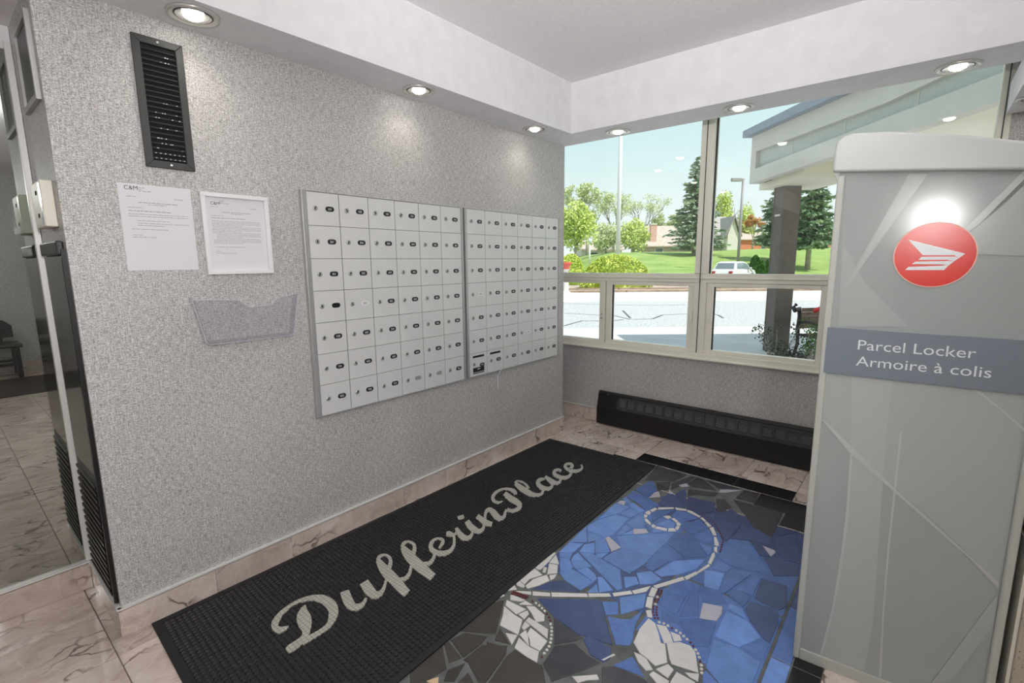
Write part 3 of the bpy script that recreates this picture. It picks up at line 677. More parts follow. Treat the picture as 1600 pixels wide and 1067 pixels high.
# crops: origin and scale of the survey windows, then outlines on the floor
Z = {'F': (1000, 720, 5.928), 'E': (860, 740, 6.67), 'D2': (760, 850, 4.915), 'D3': (940, 850, 4.915), 'G': (640, 940, 8.4), 'H': (1100, 820, 4.32), 'P': (0, 0, 1.0)}
def world(zk, pts):
    ox, oy, s = Z[zk]; return [fl(ox + x / s, oy + y / s) for x, y in pts]
WHITE = [
 ('F', [(215,512),(275,508),(292,525),(255,538)]), ('F', [(290,535),(318,530),(358,562),(335,572)]), ('F', [(335,575),(360,570),(382,588),(370,603),(340,598)]),
 ('F', [(338,602),(372,606),(352,640),(320,632)]), ('F', [(262,625),(312,622),(338,652),(258,655)]), ('F', [(150,608),(252,626),(247,650),(135,625)]),
 ('F', [(100,598),(120,588),(150,603),(130,622),(112,616)]), ('F', [(40,540),(60,532),(105,580),(92,595),(50,560)]), ('F', [(38,495),(70,502),(68,520),(38,532)]),
 ('F', [(45,480),(80,458),(103,478),(90,500),(55,492)]), ('F', [(92,455),(140,432),(165,448),(110,475)]), ('F', [(165,432),(310,430),(318,443),(170,452)]),
 ('F', [(322,432),(430,448),(435,463),(335,453)]), ('F', [(440,455),(480,465),(565,515),(550,525),(435,468)]), ('F', [(555,530),(580,522),(615,555),(598,566)]),
 ('F', [(597,570),(620,563),(665,605),(632,614)]), ('F', [(642,620),(680,612),(710,690),(678,692)]), ('F', [(683,705),(705,705),(730,760),(730,790),(690,782)]),
 ('F', [(685,800),(715,793),(715,855),(685,835)]), ('F', [(665,860),(690,845),(697,880),(658,962),(628,945)]),
 ('D3', [(730,213),(822,150),(835,170),(745,225)]), ('D3', [(632,252),(725,210),(742,228),(650,278)]), ('D3', [(395,320),(625,250),(640,275),(420,340)]),
 ('D3', [(232,358),(378,322),(345,365),(250,385)]), ('D3', [(82,377),(222,358),(240,382),(95,402)]), ('D2', [(780,378),(945,378),(960,402),(785,405)]),
 ('D2', [(497,372),(772,380),(780,405),(500,402)]), ('D2', [(355,362),(490,375),(492,400),(355,392)]), ('D2', [(225,360),(345,365),(345,388),(240,372)]),
 ('D2', [(120,368),(210,303),(235,348),(160,358)]), ('D2', [(50,420),(118,372),(142,395),(90,415)]), ('D2', [(222,290),(245,272),(298,322),(285,335),(235,318)]),
 ('D2', [(245,270),(370,185),(430,235),(330,268),(292,310)]), ('D2', [(300,318),(360,268),(465,235),(485,280),(400,318),(315,340)]),
 ('D2', [(370,178),(520,62),(535,70),(480,135),(420,195),(395,195)]), ('D2', [(482,140),(535,80),(560,155),(485,145)]), ('D2', [(480,150),(550,160),(545,222),(465,232)]),
 ('D2', [(430,215),(440,178),(465,178),(455,220)]), ('D2', [(483,240),(540,230),(522,262),(490,278)]),
 ('D2', [(183,390),(215,395),(300,430),(265,440),(183,428)]), ('D2', [(250,462),(300,435),(355,468)]), ('D2', [(155,428),(305,500),(230,540),(145,470)]),
 ('D2', [(135,475),(220,545),(278,580),(245,698),(103,622),(125,545)]), ('D2', [(245,540),(315,507),(328,535),(290,578)]), ('D2', [(305,475),(370,478),(448,545),(445,590),(380,597),(345,530)]),
 ('D2', [(300,590),(325,560),(475,655),(470,725),(345,625)]), ('D2', [(270,640),(295,592),(335,625),(285,662)]), ('D2', [(310,690),(340,640),(470,745),(410,822),(335,780),(330,730)]),
 ('D2', [(255,695),(305,658),(320,710),(330,790)]), ('D2', [(145,682),(240,700),(195,775)]), ('D2', [(215,795),(250,715),(325,785),(405,825),(390,908),(310,870)]),
 ('D3', [(385,330),(432,345),(405,405),(358,395)]), ('D3', [(350,405),(398,407),(385,497),(335,480)]), ('D3', [(338,510),(382,505),(392,565),(350,560)]),
 ('D3', [(360,570),(412,608),(440,690),(455,760),(490,770),(505,910),(412,935),(345,875),(290,835),(245,755),(290,650)]),
 ('D3', [(420,615),(495,630),(530,690),(550,755),(480,762)]), ('D3', [(525,670),(600,700),(618,740),(555,748)]), ('D3', [(497,760),(600,752),(680,780),(722,830),(745,988),(535,920),(520,880)]),
 ('D3', [(245,825),(300,850),(345,880),(395,965),(340,970),(280,905)]), ('D3', [(415,960),(510,920),(555,965),(510,1030)]), ('D3', [(365,1000),(395,975),(520,1052),(500,1110),(420,1067)]),
 ('D3', [(525,1060),(575,980),(720,1060),(690,1130),(590,1140)]), ('D3', [(638,985),(750,995),(742,1055),(680,1025)]), ('D3', [(440,1090),(500,1120),(570,1150),(600,1230),(520,1200)]), ('D3', [(600,1150),(690,1140),(730,1075),(720,1200),(640,1260)])]
for zk, p in WHITE: shard(world(zk, p), 't_w', .0004, .0012)
ACC = [('t_l', 'D3', [(775,450),(930,480),(925,535),(885,590),(750,570)]), ('t_l', 'E', [(568,668),(610,652),(740,770),(635,815)]), ('t_l', 'E', [(862,575),(995,575),(1030,618),(862,632)]),
 ('t_l', 'E', [(690,305),(735,278),(790,290),(770,328)]), ('t_l', 'F', [(78,343),(135,290),(175,283),(190,330)]), ('t_l', 'F', [(268,265),(318,305),(262,300)]),
 ('t_l', 'F', [(352,225),(430,207),(455,235),(385,240)]), ('t_l', 'F', [(725,290),(745,265),(945,270),(800,293)]), ('t_l', 'F', [(1132,783),(1250,830),(1255,850),(1212,888)]),
 ('t_w', 'D3', [(-8,890),(90,840),(110,850),(20,897)]), ('t_w', 'D2', [(655,1015),(850,1000),(868,1040),(775,1045),(700,1065)]), ('t_o', 'G', [(440,490),(520,425),(520,480),(455,515)]), ('t_o', 'G', [(215,1040),(385,985),(380,1060),(300,1090)])]
for key, zk, p in ACC: shard(world(zk, p), key, .0008, .0010)
BLUE = [
 ('b','E',[(385,545),(480,490),(680,425),(825,465),(660,635),(600,650),(565,662),(385,595)]), ('b','E',[(680,650),(1305,612),(1215,715),(1065,855),(745,775)]),
 ('b','E',[(540,885),(640,820),(750,778),(1065,858),(980,945),(825,1045)]), ('b','P',[(905,862),(926,864),(941,873.4),(969.4,890),(972.5,919),(964.4,922),(940,898)]),
 ('b','E',[(375,550),(385,715),(195,712)]), ('b','E',[(390,600),(565,665),(480,690),(390,715)]), ('b','E',[(195,715),(350,728),(240,820),(85,818)]), ('b','E',[(350,735),(465,715),(462,830),(300,810)]),
 ('b','E',[(467,690),(570,668),(625,818),(465,830)]), ('b','E',[(470,832),(610,822),(535,880),(480,860)]), ('b','E',[(90,825),(235,820),(205,900),(195,885),(95,865)]), ('b','E',[(95,868),(195,885),(240,980),(100,1020)]),
 ('b','E',[(290,820),(360,905),(210,905),(240,850)]), ('b','E',[(210,908),(365,905),(440,970),(270,1000),(240,970)]), ('b','D2',[(555,215),(635,178),(690,205),(830,292),(725,358),(600,275)]), ('b','D2',[(692,198),(775,175),(835,230),(850,262),(825,288)]),
 ('b','E',[(745,265),(790,235),(850,300),(800,315)]), ('b','E',[(500,475),(670,310),(830,345),(715,412),(640,430)]), ('b','E',[(815,310),(860,298),(985,385),(930,400),(840,350)]),
 ('b','E',[(710,412),(840,362),(945,402),(830,462)]), ('b','E',[(790,518),(960,400),(985,450),(980,565),(865,570)]), ('b','E',[(675,640),(785,525),(850,575),(740,640)]), ('b','E',[(750,635),(860,585),(860,632)]),
 ('m','E',[(985,525),(1070,572),(1030,610),(1000,575)]), ('b','E',[(1075,575),(1220,600),(1300,608),(1060,612)]), ('m','E',[(795,240),(860,175),(1030,255),(1140,330),(1000,385),(930,320)]), ('m','E',[(880,170),(1030,75),(1080,85),(1115,180),(1020,245)]),
 ('k','F',[(40,180),(160,40),(440,130),(320,190)]), ('k','F',[(145,195),(285,195),(265,265),(160,280)]), ('k','F',[(330,190),(470,140),(520,150),(435,205),(290,265),(290,210)]),
 ('k','F',[(440,205),(530,150),(600,175),(715,275),(480,240)]), ('k','F',[(605,175),(960,265),(735,262)]), ('k','F',[(880,345),(960,270),(1110,300),(1055,390)]), ('d','F',[(320,305),(420,255),(440,425)]),
 ('d','F',[(190,330),(310,305),(440,430),(200,420)]), ('k','F',[(445,262),(730,295),(690,330),(560,320),(440,325)]), ('d','F',[(440,330),(700,385),(690,465),(560,500),(445,440)]), ('k','F',[(705,350),(790,355),(855,430),(760,480),(705,465)]),
 ('k','F',[(860,355),(1110,420),(1330,480),(1275,600),(1225,715),(1045,610)]), ('d','F',[(690,475),(760,490),(850,440),(1040,605),(930,595),(690,530)]), ('d','F',[(1280,610),(1482,655),(1240,710)]),
 ('d','F',[(1240,720),(1440,670),(1500,960),(1330,920),(1260,850),(1225,740)]),
 ('m','F',[(108,480),(170,458),(330,458),(215,508),(110,570)]), ('b','F',[(155,585),(255,545),(328,580),(310,618),(255,618)]), ('m','F',[(335,460),(435,472),(540,530),(390,570),(300,520),(290,508)]),
 ('m','F',[(392,590),(550,537),(590,575),(635,620),(480,680),(385,620)]), ('m','F',[(345,660),(480,690),(540,770),(618,885),(420,903),(315,813),(250,770)]), ('m','F',[(490,705),(638,630),(672,690),(665,765),(560,740)]),
 ('m','F',[(540,755),(666,795),(665,850),(625,880)]), ('m','F',[(35,980),(250,775),(310,820),(415,905),(120,970)]), ('b','D3',[(400,215),(560,125),(800,115),(730,190),(600,232),(460,250)]), ('m','D3',[(335,175),(530,128),(390,210)]),
 ('d','F',[(575,513),(690,480),(690,530),(800,560),(930,600),(830,720),(790,750),(735,650),(645,560)]), ('m','F',[(715,890),(830,725),(1005,740),(1100,880),(1225,1067),(1100,1030),(880,990)]),
 ('d','F',[(840,720),(930,610),(1090,650),(1230,720),(1200,790),(1120,760),(1010,735)]), ('d','F',[(1020,740),(1130,785),(1215,890),(1110,880)]), ('d','F',[(1255,850),(1330,930),(1482,965),(1470,1067),(1240,1067),(1140,890),(1215,890)]),
 ('m','H',[(90,235),(190,290),(150,320),(50,290)]), ('b','H',[(0,302),(140,325),(100,445),(0,415)]), ('m','H',[(190,295),(320,335),(130,470),(100,450),(150,330)]), ('m','H',[(0,420),(105,450),(160,540),(0,515)]),
 ('m','H',[(210,435),(340,340),(385,355),(330,480)]), ('m','H',[(165,480),(215,445),(310,500),(265,555)]), ('b','H',[(160,560),(175,530),(260,560),(295,645)]), ('b','H',[(70,750),(150,580),(300,650),(385,765),(240,825)]),
 ('d','H',[(275,565),(320,515),(500,575),(505,660),(445,800),(400,770),(310,650)]), ('d','H',[(340,490),(390,360),(560,410),(560,550),(510,575),(400,530)]), ('m','H',[(245,830),(400,780),(440,810),(405,915)]),
 ('b','H',[(10,960),(60,770),(230,830),(385,930),(330,1067),(100,1067)]), ('b','H',[(0,980),(95,1067),(0,1067)]),
 ('b','D3',[(265,220),(380,205),(465,270),(400,305),(295,310)]), ('b','D3',[(170,250),(265,250),(290,305),(180,340)]), ('b','D2',[(850,250),(890,250),(975,355),(865,372)]), ('b','D2',[(770,370),(850,300),(860,372)]),
 ('d','D2',[(340,345),(500,285),(590,275),(720,360),(700,370)]), ('d','D2',[(390,415),(880,425),(912,545),(970,775),(700,690),(520,560)]), ('m','D3',[(0,440),(130,440),(130,540),(30,545)]), ('b','D3',[(135,410),(345,375),(325,490),(145,540)]),
 ('m','D3',[(40,550),(150,575),(220,575),(325,500),(260,620),(240,740),(215,780),(105,770)]), ('k','D2',[(515,560),(750,720),(650,750),(520,770)]), ('d','D2',[(740,730),(780,700),(960,790),(960,870),(900,910),(800,850)]),
 ('k','D2',[(430,920),(520,780),(680,760),(780,850),(890,915),(500,1060)]), ('n','D2',[(160,850),(220,805),(390,910),(430,930),(460,1067),(10,1067)]), ('n','D2',[(0,460),(140,425),(75,690),(0,690)]),
 ('n','D2',[(75,700),(105,640),(185,770),(60,740)]), ('n','D2',[(0,745),(160,790),(150,850),(10,1050),(0,1050)]), ('m','D3',[(450,470),(470,345),(640,285),(700,300),(575,550)]), ('m','D3',[(590,560),(710,310),(745,350),(750,555)]),
 ('m','D3',[(755,310),(900,355),(970,465),(780,450),(750,370)]), ('m','D3',[(455,500),(560,565),(600,600),(590,620),(470,590)]), ('m','D3',[(600,590),(600,570),(745,565),(885,595),(825,790),(720,790),(610,640)]),
 ('m','D3',[(775,1000),(800,965),(890,1060),(775,1067)]), ('m','D3',[(85,930),(240,860),(330,1020)]), ('k','D3',[(0,940),(90,935),(325,1030),(400,1110),(0,1110)]),
 ('n','G',[(590,380),(1040,0),(1220,0),(1130,410),(1040,420)]), ('n','G',[(530,500),(720,400),(1030,450),(940,560),(700,740)]), ('n','G',[(700,760),(950,560),(1290,570),(1270,690),(1000,1067),(900,1067),(760,800)]),
 ('n','G',[(440,1050),(500,890),(740,795),(590,1050)]), ('n','G',[(0,830),(420,500),(490,880),(200,1060),(0,1067)]), ('n','G',[(450,560),(520,520),(690,740),(510,810)]), ('n','G',[(620,1067),(770,920),(850,1067)])]
for key, p in (('t_d', rect(1.20, 2.004, -1.25, -.985)), ('t_m', rect(1.45, 2.004, -1.75, -1.26)), ('t_m', rect(1.0, 1.44, -1.75, -1.26)), ('t_d', rect(1.02, 1.55, -2.1, -1.76)), ('t_m', rect(1.56, 2.004, -2.2, -1.76))): shard(p, key, .0005, -.0020)
for key, zk, p in BLUE: shard(world(zk, p), 't_' + key, .0016 if key in 'kn' else .0006)
# shards nearer the viewer than the photograph's lower edge
rr = random.Random(5)
us = [300, 420, 560, 700, 850, 980, 1110, 1230]; vs_ = [1078, 1150, 1240, 1360]
jit = [[(u + (rr.uniform(-30, 30) if 0 < i < 7 else 0), v + (rr.uniform(-20, 20) if j else 0)) for i, u in enumerate(us)] for j, v in enumerate(vs_)]
for j in range(3):
    for i in range(7):
        p = [fl(*q) for q in (jit[j][i], jit[j][i+1], jit[j+1][i+1], jit[j+1][i])]
        if all(1.05 < q[0] < 2.005 and q[1] > -3.39 for q in p): shard(p, rr.choice(['t_n', 't_k', 't_d', 't_d', 't_m']), .0015)
# bead rows
def beads(zk, pts, n, cols, off=0.0, rows=2):
    P = [Vector(q) for q in world(zk, pts)]
    seg = [(P[i+1] - P[i]).length for i in range(len(P) - 1)]; T = sum(seg)
    mb = {'bead_red': MB(), 'bead_white': MB()}
    for k in range(n):
        t = T * (k + .5) / n; i = 0
        while i < len(seg) - 1 and t > seg[i]: t -= seg[i]; i += 1
        d = (P[i+1] - P[i]).normalized(); nn = Vector((-d.y, d.x)); q = P[i] + d * t
        key = 'bead_red' if cols(k) == 'r' else 'bead_white'
        for r in ((-.5, .5) if key == 'bead_red' and rows == 2 else (0,)):
            c = q + nn * r * .013; R0 = .0045 if key == 'bead_red' else .0065
            mb[key].lathe([(R0, -.002), (R0, .001), (R0 * .7, .0035), (.0003, .0045)], 8, (c.x - MO.x, c.y - MO.y, 0))
    for key, b in mb.items():
        if b.v: tag(b.build('bead_row', M[key], mos, smooth=True), kind='stuff')
beads('D3', [(455,345),(430,400),(412,470),(408,530),(425,580)], 12, lambda k: 'w' if k in (3, 6) else 'r')
beads('D3', [(425,595),(485,612),(530,640),(600,680),(650,725),(700,775),(745,850),(765,930),(770,1005)], 17, lambda k: 'r' if k in (3, 8, 9, 13) else 'w', rows=1)
beads('D2', [(195,370),(260,390),(320,410)], 8, lambda k: 'r')
beads('D2', [(340,430),(400,465),(450,515),(485,570),(500,640),(500,700),(495,745),(480,790),(455,825),(415,880)], 18, lambda k: 'r' if k in (0, 5, 6, 7, 17) else 'w', rows=1)
beads('F', [(590,500),(650,545),(700,590),(745,670),(770,740),(740,850)], 17, lambda k: 'r', rows=1)
# ------------------------------------------------------------------ entrance mat
mt_ = thing('entrance_mat', 'black waffle rubber entrance mat with grey script reading DufferinPlace', 'mat', (.5, -2.0, .0008))
A_, B_, Cc, D_ = Vector((.012, -3.435)), Vector((1.045, -3.475)), Vector((.968, -.648)), Vector((.048, -.668))
def mp2(u, v): return A_ * (1-u) * (1-v) + B_ * u * (1-v) + Cc * u * v + D_ * (1-u) * v
MOF = Vector((.5, -2.0))
def quadslab(c, z0, z1, nm, mt, bev=0):
    c = [q - MOF for q in c]
    return MB().add([(q.x, q.y, z) for z in (z0, z1) for q in c], [(0,3,2,1),(4,5,6,7),(0,1,5,4),(1,2,6,5),(2,3,7,6),(3,0,4,7)]).build(nm, M[mt], mt_, bevel=bev)
quadslab([A_, B_, Cc, D_], 0, .0035, 'backing', 'rubber')
ex, ey = .028, .011
quadslab([mp2(0, 0), mp2(1, 0), mp2(1, ey), mp2(0, ey)], .0035, .006, 'rim', 'rubber_edge', .001)
quadslab([mp2(0, 1-ey), mp2(1, 1-ey), mp2(1, 1), mp2(0, 1)], .0035, .006, 'rim', 'rubber_edge', .001)
quadslab([mp2(0, ey), mp2(ex, ey), mp2(ex, 1-ey), mp2(0, 1-ey)], .0035, .006, 'rim', 'rubber_edge', .001)
quadslab([mp2(1-ex, ey), mp2(1, ey), mp2(1, 1-ey), mp2(1-ex, 1-ey)], .0035, .006, 'rim', 'rubber_edge', .001)
nb_ = MB(); NU, NV = 46, 130
for i in range(NU):
    for j in range(NV):
        u0, u1 = ex + (1-2*ex) * (i + .14) / NU, ex + (1-2*ex) * (i + .86) / NU
        v0, v1 = ey + (1-2*ey) * (j + .14) / NV, ey + (1-2*ey) * (j + .86) / NV
        lo = [mp2(u0, v0), mp2(u1, v0), mp2(u1, v1), mp2(u0, v1)]; c = (lo[0] + lo[2]) / 2
        hi = [c + (q - c) * .62 for q in lo]
        nb_.add([(q.x - .5, q.y + 2.0, .0035) for q in lo] + [(q.x - .5, q.y + 2.0, .0085) for q in hi], [(4,5,6,7),(0,1,5,4),(1,2,6,5),(2,3,7,6),(3,0,4,7)])
tag(nb_.build('waffle_nubs', M['rubber'], mt_, fixn=False), kind='stuff')
# script lettering: strokes as (x, y, width) in two survey windows
SC = [0]
LZ = {'A': (780, 710, 8.957), 'B': (660, 770, 8.144), 'C': (540, 840, 7.469), 'D': (410, 900, 6.893)}
def smooth_pts(p, n=6):
    out = []
    for i in range(len(p) - 1):
        p0, p1, p2, p3 = p[max(i-1, 0)], p[i], p[i+1], p[min(i+2, len(p)-1)]
        for k in range(n):
            t = k / n
            out.append(tuple(.5 * ((2*b) + (-a + c) * t + (2*a - 5*b + 4*c - d) * t*t + (-a + 3*b - 3*c + d) * t**3) for a, b, c, d in zip(p0, p1, p2, p3)))
    return out + [p[-1]]
def stroke(zk, pts, mb):
    ox, oy, s = LZ[zk]; q = [Vector((ox + a / s, oy + b / s, w_ / s)) for a, b, w_ in smooth_pts(pts)]
    n = len(q); vs = []
    for i in range(n):
        d = q[min(i+1, n-1)] - q[max(i-1, 0)]; d = Vector((d.x, d.y)); d = d.normalized() if d.length > 1e-6 else Vector((1, 0))
        nn = Vector((-d.y, d.x)) * (max(q[i].z, 1.2) / 2)
        for sg in (1, -1):
            p = plane_z(q[i].x + nn.x * sg, q[i].y + nn.y * sg, .0078); vs.append((p.x - .5, p.y + 2.0))
    SC[0] += 1; zt = .0092 + .00012 * (SC[0] % 7)
    V3 = [(x, y, .0035) for x, y in vs] + [(x, y, zt) for x, y in vs]; N = len(vs); fs = []
    for i in range(n - 1):
        a, b, c, d = 2*i, 2*i+1, 2*i+3, 2*i+2
        fs += [(N+a, N+b, N+c, N+d), (a, d, N+d, N+a), (b, N+b, N+c, c)]
    fs += [(0, N, N+1, 1), (2*n-2, 2*n-1, N+2*n-1, N+2*n-2)]
    mb.add(V3, fs)
LET = [
 ('D', [[(463,315,10),(447,370,85),(446,440,155),(458,520,150),(470,585,95),(462,640,70),(430,685,66),(365,738,74),(300,780,74),(265,808,52)],
   [(282,538,8),(238,568,45),(175,582,72),(132,545,72),(150,480,70),(215,392,45),(320,310,34),(440,256,42),(560,238,62),(660,258,98),(735,312,118),(765,372,108),(757,440,92),(722,520,58),(650,585,48),(570,636,52),(490,680,58),(425,716,56)]]),
 ('C', [[(-12,628,108),(20,720,118),(60,788,112),(112,814,84),(170,800,58),(215,760,40),(240,705,30)], [(213,520,108),(265,600,122),(320,658,108),(372,668,80),(420,638,50),(450,580,36),(470,512,30),(490,455,30)]]),
 ('C', [[(380,268,62),(440,360,108),(510,440,128),(590,520,124),(660,598,112),(714,656,104)], [(378,275,46),(398,226,40),(460,205,28),(512,238,38),(526,290,44),(510,345,50),(480,372,40)], [(640,490,40),(700,475,45),(745,420,40),(765,340,32),(792,290,30)]]),
 ('C', [[(665,115,62),(720,190,108),(790,270,124),(870,340,124),(950,410,110),(1018,464,100)], [(660,120,46),(682,68,40),(740,50,28),(792,78,38),(805,130,44),(788,188,50),(760,215,40)], [(905,305,40),(965,305,45),(1010,270,40),(1035,210,32),(1052,165,30)]]),
 ('B', [[(108,872,30),(148,832,32),(160,775,30)], [(213,708,24),(245,660,40),(262,615,42),(235,590,34),(180,588,28),(130,620,42),(105,678,52),(130,735,68),(200,770,68),(290,770,62),(360,735,48),(400,670,38),(406,600,34),(400,548,34)]]),
 ('B', [[(303,522,46),(345,525,64),(390,545,46)], [(390,548,34),(420,522,32),(440,500,30)], [(428,448,40),(465,510,66),(510,562,76),(560,580,64),(610,560,44),(635,512,32),(642,475,30)]]),
 ('B', [[(567,362,70),(612,430,80),(670,474,78),(725,490,58),(770,460,40),(786,400,32),(790,360,30)]]),
 ('dot', 'B', [[(452,326,46),(528,300,46)]]),
 ('B', [[(697,296,58),(755,345,70),(820,384,70),(886,404,60)], [(798,345,30),(800,280,34),(820,228,42),(862,217,56),(905,255,76),(950,308,80),(1000,328,55),(1040,303,40),(1055,250,32),(1072,215,30)]]),
 ('A', [[(76,545,62),(150,610,84),(230,660,84),(284,705,70),(268,760,56),(190,793,48),(112,776,50)], [(47,655,14),(-15,675,36),(-75,650,46),(-88,592,46),(-40,530,40),(20,495,28),(85,482,28),(155,492,42),(210,520,55),(233,560,46)]]),
 ('A', [[(226,405,48),(290,460,76),(365,510,84),(440,555,74),(520,570,48),(585,558,40),(610,520,34),(618,478,30)], [(222,402,34),(252,374,22),(320,386,24),(380,430,30),(412,478,40)]]),
 ('A', [[(640,345,30),(570,355,46),(541,400,56),(570,445,64),(630,475,58),(700,480,48),(738,448,36),(735,410,30)], [(645,308,30),(690,348,60),(740,384,70),(790,400,54),(840,394,40),(856,360,30),(850,325,28)]]),
 ('A', [[(866,236,40),(830,216,34),(785,226,38),(766,265,46),(800,300,54),(870,325,50),(940,325,48),(990,295,40),(1006,250,34),(1000,210,30)]]),
 ('A', [[(985,205,28),(1022,168,42),(1005,137,38),(950,135,32),(920,165,38),(945,202,44),(1010,230,50),(1080,236,44),(1140,215,34),(1162,180,28),(1145,148,22)]])]
for rec in LET:
    zk, strokes = rec[-2:]
    mb = MB()
    for s_ in strokes: stroke(zk, s_, mb)
    mb.build('letter_dot' if len(rec) == 3 else 'letter', M['letter'], mt_)
# ------------------------------------------------------------------ parcel locker
LA = Vector((2.076, -1.953, 0)); LR = math.radians(4.5)
LE = Vector((math.cos(LR), math.sin(LR), 0)); LN = Vector((math.sin(LR), -math.cos(LR), 0))
def lk(u, v):
    d = ray(u, v); p = CAM + d * ((LA - CAM).dot(LN) / d.dot(LN)); return ((p - LA).dot(LE), p.z)
lo = thing('parcel_locker', 'tall grey parcel locker with a red round emblem and bilingual lettering', 'locker', LA, LR)
LWD = .530
MB().prism([(.004, .002), (LWD - .004, .002), (LWD - .004, 1.70), (.28, 1.722), (.004, 1.748)], .002, .50, lambda a, b, d: (a, d, b)).build('cabinet', M['locker'], lo)
MB().box((0, -.006, .0), (.020, .02, 1.725)).build('edge_trim', M['locker_trim'], lo, bevel=.004)
MB().box((LWD - .022, -.010, .0), (LWD, .02, 1.70)).build('edge_trim', M['locker_trim'], lo, bevel=.007, seg=4)
MB().box((.0205, -.005, .0), (LWD - .0225, .02, .042)).build('foot_trim', M['locker_trim'], lo, bevel=.002)
lidp = [(-.014,1.734),(-.014,1.795),(-.010,1.822),(.004,1.838),(.03,1.844),(.12,1.836),(.27,1.806),(.41,1.768),(.55,1.722),(.55,1.680),(.42,1.6935),(.28,1.707)]
MB().prism(lidp, -.022, .52, lambda a, b, d: (a, d, b)).build('lid', M['locker_lid'], lo, bevel=.008, seg=4)
MB().prism([(-.012, 1.735), (.004, 1.735), (.004, 1.700)], -.004, .010, lambda a, b, d: (a, d, b)).build('lid_bracket', M['locker_trim'], lo)
def decal(pts, y0, y1, nm, key, **kw):
    o = MB().prism(pts, y0, y1, lambda a, b, d: (a, d, b)).build(nm, M[key], lo); tag(o, **kw); return o
XA, XB = .0206, LWD - .0226
def clipx(p): return [(min(max(a, XA), XB), min(max(b, .043), 1.735)) for a, b in p]
QZ = (1220, 500, 1.8816)
def qz(pts): return [lk(QZ[0] + a / QZ[2], QZ[1] + b / QZ[2]) for a, b in pts]
sw = [('swirl0', [(112,290),(200,385),(330,490),(450,590),(560,695),(640,780),(720,600),(720,215),(120,150)]),
      ('swirl1', [(210,160),(330,160),(310,330),(290,620),(270,900),(240,1070),(118,990),(160,830),(190,600),(205,380)]),
      ('swirl3', [(204,390),(211,390),(198,590),(178,740),(150,880),(122,985),(114,985),(150,850),(178,680),(194,540)]),
      ('swirl3', [(350,330),(357,330),(338,500),(318,690),(304,860),(293,1070),(286,1070),(300,840),(314,660),(332,500)]),
      ('swirl1', [(238,440),(243,440),(246,640),(246,860),(240,1045),(236,1045),(240,860),(241,640)]),
      ('swirl3', [(560,200),(580,205),(720,320),(720,332),(690,305),(640,260)]),
      ('swirl3', [(118,292),(126,294),(340,500),(640,770),(640,790),(560,705),(330,502),(200,388)]),
      ('swirl0', [(640,800),(640,900),(500,1060),(440,1070)])]
for i, (k, p) in enumerate(sw): decal(clipx(qz(p)), .0016 - .0003 * i - .0002, .0021, 'swirl_print', k)
up = [('swirl0', [(1303,272),(1310,510),(1420,510),(1350,440),(1318,380)]), ('swirl1', [(1420,272),(1450,272),(1330,440),(1318,450)]), ('swirl0', [(1600,270),(1600,290),(1545,340),(1500,375),(1470,395),(1600,400)]), ('swirl3', [(1600,266),(1600,280),(1530,350),(1490,378),(1500,365)])]
for i, (k, p) in enumerate(up): decal(clipx([lk(*q) for q in p]), .0004 - .0002 * i, .0021, 'swirl_print', k)
b0 = lk(1291.7, 510.6); b1 = lk(1286.4, 581.3)
decal([(XA - .009, b1[1]), (XB, b1[1] - .004), (XB, b0[1] - .006), (XA - .009, b0[1])], -.0075, .002, 'lettering_band', 'band', label='blue-grey band')
for txt, (u, v), (u2, v2) in (('Parcel Locker', (1340, 545.3), (1523.5, 560.5)), ('Armoire à colis', (1337, 570.3), (1547, 592))):
    a, z = lk(u, v); a2, z2 = lk(u2, v2)
    def ext(t):
        me = text_mesh(t, 1.0, .0); q = [p.co.x for p in me.vertices]; return me, min(q), max(q)
    full, mn, mxx = ext(txt); sx_ = (a2 - a) / (mxx - mn); sy_ = .0455; words = txt.split(' ')
    for k, wd in enumerate(words):
        me, m0, m1 = ext(wd); off = ext(' '.join(words[:k + 1]))[2] - (m1 - m0)
        for q in me.vertices: q.co = ((q.co.x - m0 + off - mn) * sx_ + a, -.0078, q.co.y * sy_ + z)
        me.materials.append(M['logo_white']); link('lettering', me, None, lo)
cx_, cz_ = .2585, 1.4715
decal([(cx_ + .0955 * math.cos(2*math.pi*k/48), cz_ + .0955 * math.sin(2*math.pi*k/48)) for k in range(48)], -.0012, .002, 'emblem_rim', 'logo_rim')
decal([(cx_ + .0925 * math.cos(2*math.pi*k/48), cz_ + .0925 * math.sin(2*math.pi*k/48)) for k in range(48)], -.0020, .002, 'emblem_disc', 'logo_red', label='red emblem disc')
W_ = (1380, 340, 8.894)
for p in ([(345,305),(1140,500),(1050,562),(1010,535),(990,522),(550,522)], [(530,545),(1000,540),(1050,562),(985,605),(910,592),(880,585),(490,588)], [(445,612),(900,602),(985,605),(915,660),(820,650),(400,645)], [(350,685),(810,668),(915,655),(845,728),(300,728)]):
    decal([lk(W_[0] + a / W_[2], W_[1] + b / W_[2]) for a, b in p], -.0027, -.0005, 'emblem_wing', 'logo_white', label='white wing')
